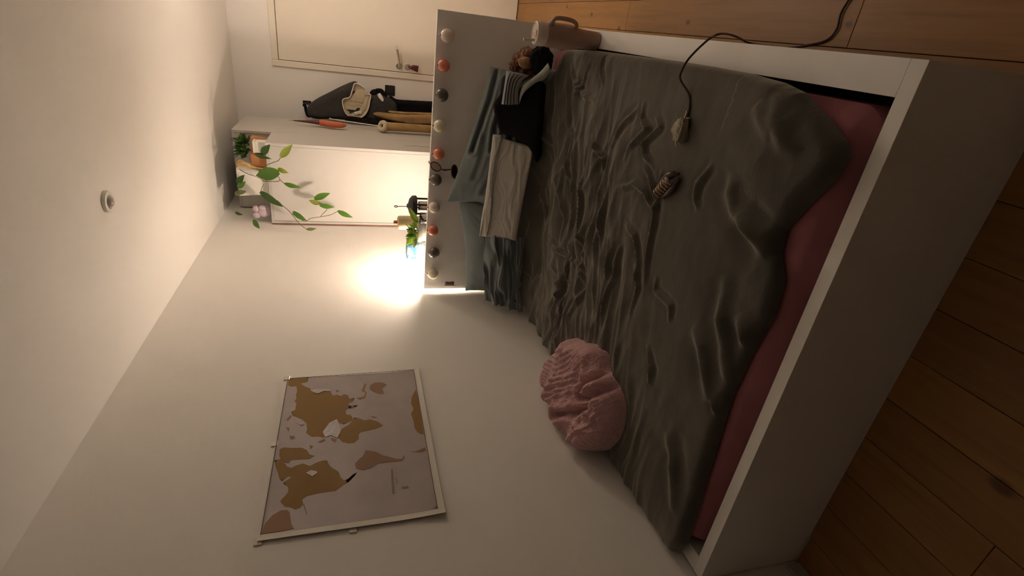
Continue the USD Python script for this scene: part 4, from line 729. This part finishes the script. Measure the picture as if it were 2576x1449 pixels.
LAND = [[(-0.821,1.738),(-0.819,1.654),(-0.853,1.655),(-0.861,1.685),(-0.887,1.661),(-0.901,1.641),(-0.917,1.639),(-0.941,1.62),(-0.938,1.596),(-0.928,1.583),(-0.936,1.555),(-0.962,1.546),(-0.957,1.53),(-0.969,1.511),(-0.958,1.5),(-0.967,1.483),(-0.991,1.477),(-0.989,1.456),(-1.01,1.461),(-1.021,1.48),(-1.039,1.478),(-1.039,1.44),(-1.058,1.462),(-1.054,1.48),(-1.071,1.491),(-1.092,1.489),(-1.097,1.472),(-1.116,1.463),(-1.132,1.464),(-1.152,1.498),(-1.142,1.513),(-1.163,1.53),(-1.191,1.547),(-1.213,1.551),(-1.217,1.575),(-1.207,1.595),(-1.207,1.617),(-1.182,1.639),(-1.16,1.637),(-1.125,1.642),(-1.1,1.661),(-1.084,1.682),(-1.074,1.698),(-1.048,1.706),(-1.038,1.691),(-1.017,1.691),(-0.996,1.69),(-0.982,1.699),(-0.961,1.693),(-0.938,1.697),(-0.916,1.694),(-0.878,1.7),(-0.88,1.721),(-0.87,1.734)],
 [(-1.115,1.456),(-1.124,1.436),(-1.139,1.415),(-1.135,1.394),(-1.153,1.363),(-1.18,1.343),(-1.193,1.364),(-1.2,1.396),(-1.207,1.432),(-1.221,1.441),(-1.243,1.44),(-1.263,1.457),(-1.263,1.477),(-1.253,1.501),(-1.225,1.519),(-1.192,1.512),(-1.174,1.502),(-1.154,1.477)],
 [(-1.259,1.727),(-1.251,1.712),(-1.258,1.686),(-1.262,1.649),(-1.277,1.629),(-1.302,1.618),(-1.311,1.601),(-1.324,1.617),(-1.322,1.644),(-1.32,1.681),(-1.335,1.688),(-1.329,1.702),(-1.314,1.717),(-1.293,1.724)],
 [(-1.314,1.737),(-1.31,1.722),(-1.329,1.704),(-1.35,1.691),(-1.359,1.677),(-1.349,1.66),(-1.344,1.638),(-1.359,1.614),(-1.346,1.592),(-1.339,1.57),(-1.341,1.556),(-1.366,1.546),(-1.38,1.536),(-1.403,1.513),(-1.432,1.505),(-1.446,1.494),(-1.442,1.48),(-1.423,1.462),(-1.416,1.448),(-1.433,1.458),(-1.455,1.476),(-1.47,1.498),(-1.49,1.52),(-1.491,1.546),(-1.492,1.58),(-1.498,1.614),(-1.509,1.628),(-1.532,1.624),(-1.544,1.631),(-1.55,1.647),(-1.539,1.66),(-1.531,1.681),(-1.509,1.697),(-1.498,1.695),(-1.481,1.682),(-1.465,1.676),(-1.447,1.679),(-1.429,1.696),(-1.421,1.693),(-1.406,1.673),(-1.398,1.682),(-1.406,1.69),(-1.417,1.702),(-1.406,1.711),(-1.377,1.719),(-1.344,1.731)],
 [(-0.969,1.189),(-1.018,1.212),(-1.058,1.219),(-1.098,1.212),(-1.13,1.226),(-1.164,1.221),(-1.22,1.219),(-1.245,1.21),(-1.261,1.192),(-1.256,1.188),(-1.144,1.187),(-1.048,1.187)],
 [(-0.942,1.425),(-0.891,1.41),(-0.897,1.404),(-0.939,1.414),(-0.958,1.403),(-0.994,1.412),(-1.002,1.434),(-0.99,1.445),(-0.984,1.417),(-0.96,1.408)]]
for p_ in LAND: obj('gold_land', flat(p_, .0042), 'map_gold', sea, smooth=20)
RUST = [[(-1.31,1.416),(-1.316,1.394),(-1.324,1.375),(-1.344,1.356),(-1.355,1.332),(-1.372,1.304),(-1.375,1.284),(-1.358,1.275),(-1.37,1.273),(-1.384,1.282),(-1.384,1.309),(-1.383,1.343),(-1.384,1.372),(-1.404,1.402),(-1.41,1.427),(-1.397,1.451),(-1.373,1.455),(-1.355,1.443),(-1.337,1.426)],
 [(-1.63,1.739),(-1.587,1.732),(-1.559,1.714),(-1.545,1.692),(-1.546,1.672),(-1.558,1.663),(-1.579,1.659),(-1.605,1.654),(-1.627,1.644),(-1.63,1.691)],
 [(-0.908,1.387),(-0.891,1.369),(-0.892,1.334),(-0.911,1.315),(-0.925,1.324),(-0.938,1.336),(-0.972,1.329),(-0.969,1.355),(-0.952,1.377),(-0.932,1.391)],
 [(-1.344,1.249),(-1.347,1.226),(-1.333,1.192),(-1.35,1.189),(-1.355,1.202),(-1.353,1.222)],
 [(-1.117,1.684),(-1.133,1.664),(-1.13,1.647),(-1.141,1.658)],
 [(-1.095,1.72),(-1.069,1.706),(-1.077,1.702),(-1.101,1.713)],
 [(-1.14,1.716),(-1.145,1.704),(-1.165,1.703)],
 [(-1.191,1.699),(-1.195,1.68),(-1.208,1.678),(-1.211,1.692)],
 [(-1.252,1.622),(-1.259,1.609),(-1.273,1.618)],
 [(-1.238,1.591),(-1.226,1.57),(-1.233,1.564),(-1.243,1.583)],
 [(-1.222,1.546),(-1.235,1.524),(-1.25,1.528),(-1.236,1.543)],
 [(-1.114,1.393),(-1.125,1.366),(-1.129,1.378)],
 [(-0.925,1.535),(-0.929,1.52),(-0.942,1.528)]]
for p_ in RUST: obj('rust_land', flat(p_, .0043), 'map_rust', sea, smooth=20)
SCR = [[(-1.187,1.577),(-1.136,1.554),(-1.118,1.526),(-1.149,1.515),(-1.196,1.51),(-1.229,1.522),(-1.208,1.546),(-1.218,1.566)]]
for p_ in SCR: obj('scratched_patch', flat(p_, .0052), 'map_grey', sea, smooth=20, label='grey patch where the gold is scratched off')
LT = [[(-0.916,1.638),(-0.911,1.611),(-0.92,1.561),(-0.933,1.555),(-0.927,1.583),(-0.942,1.604),(-0.935,1.623)],
 [(-1.392,1.625),(-1.382,1.608),(-1.39,1.589),(-1.399,1.585),(-1.412,1.602)],
 [(-1.178,1.53),(-1.161,1.513),(-1.196,1.51),(-1.229,1.521),(-1.212,1.533)]]
for p_ in LT: obj('pale_water', flat(p_, .0058), 'map_light', sea, smooth=20)
INK = [[(-1.419,1.328),(-1.42,1.321),(-1.534,1.322),(-1.532,1.33)],
 [(-1.462,1.314),(-1.463,1.31),(-1.492,1.308),(-1.493,1.312)],
 [(-1.508,1.295),(-1.51,1.272),(-1.518,1.272),(-1.516,1.296)],
 [(-1.529,1.624),(-1.53,1.62),(-1.575,1.608),(-1.576,1.61)]]
for p_ in INK: obj('faint_print', flat(p_, .0047, .006), 'map_ink', sea, smooth=20)
for (y, z) in ((y1_ + .004, z1_ + .004), (y1_ + .004, z0_ - .012), (y0_ - .018, z1_ + .004), ((y0_ + y1_) / 2, z1_ + .006), (y0_ - .022, (z0_ + z1_) / 2)):
    obj('tape', box(.0008, .0055, y - .014, y + .014, z - .012, z + .012, .001), 'tape', mp_)
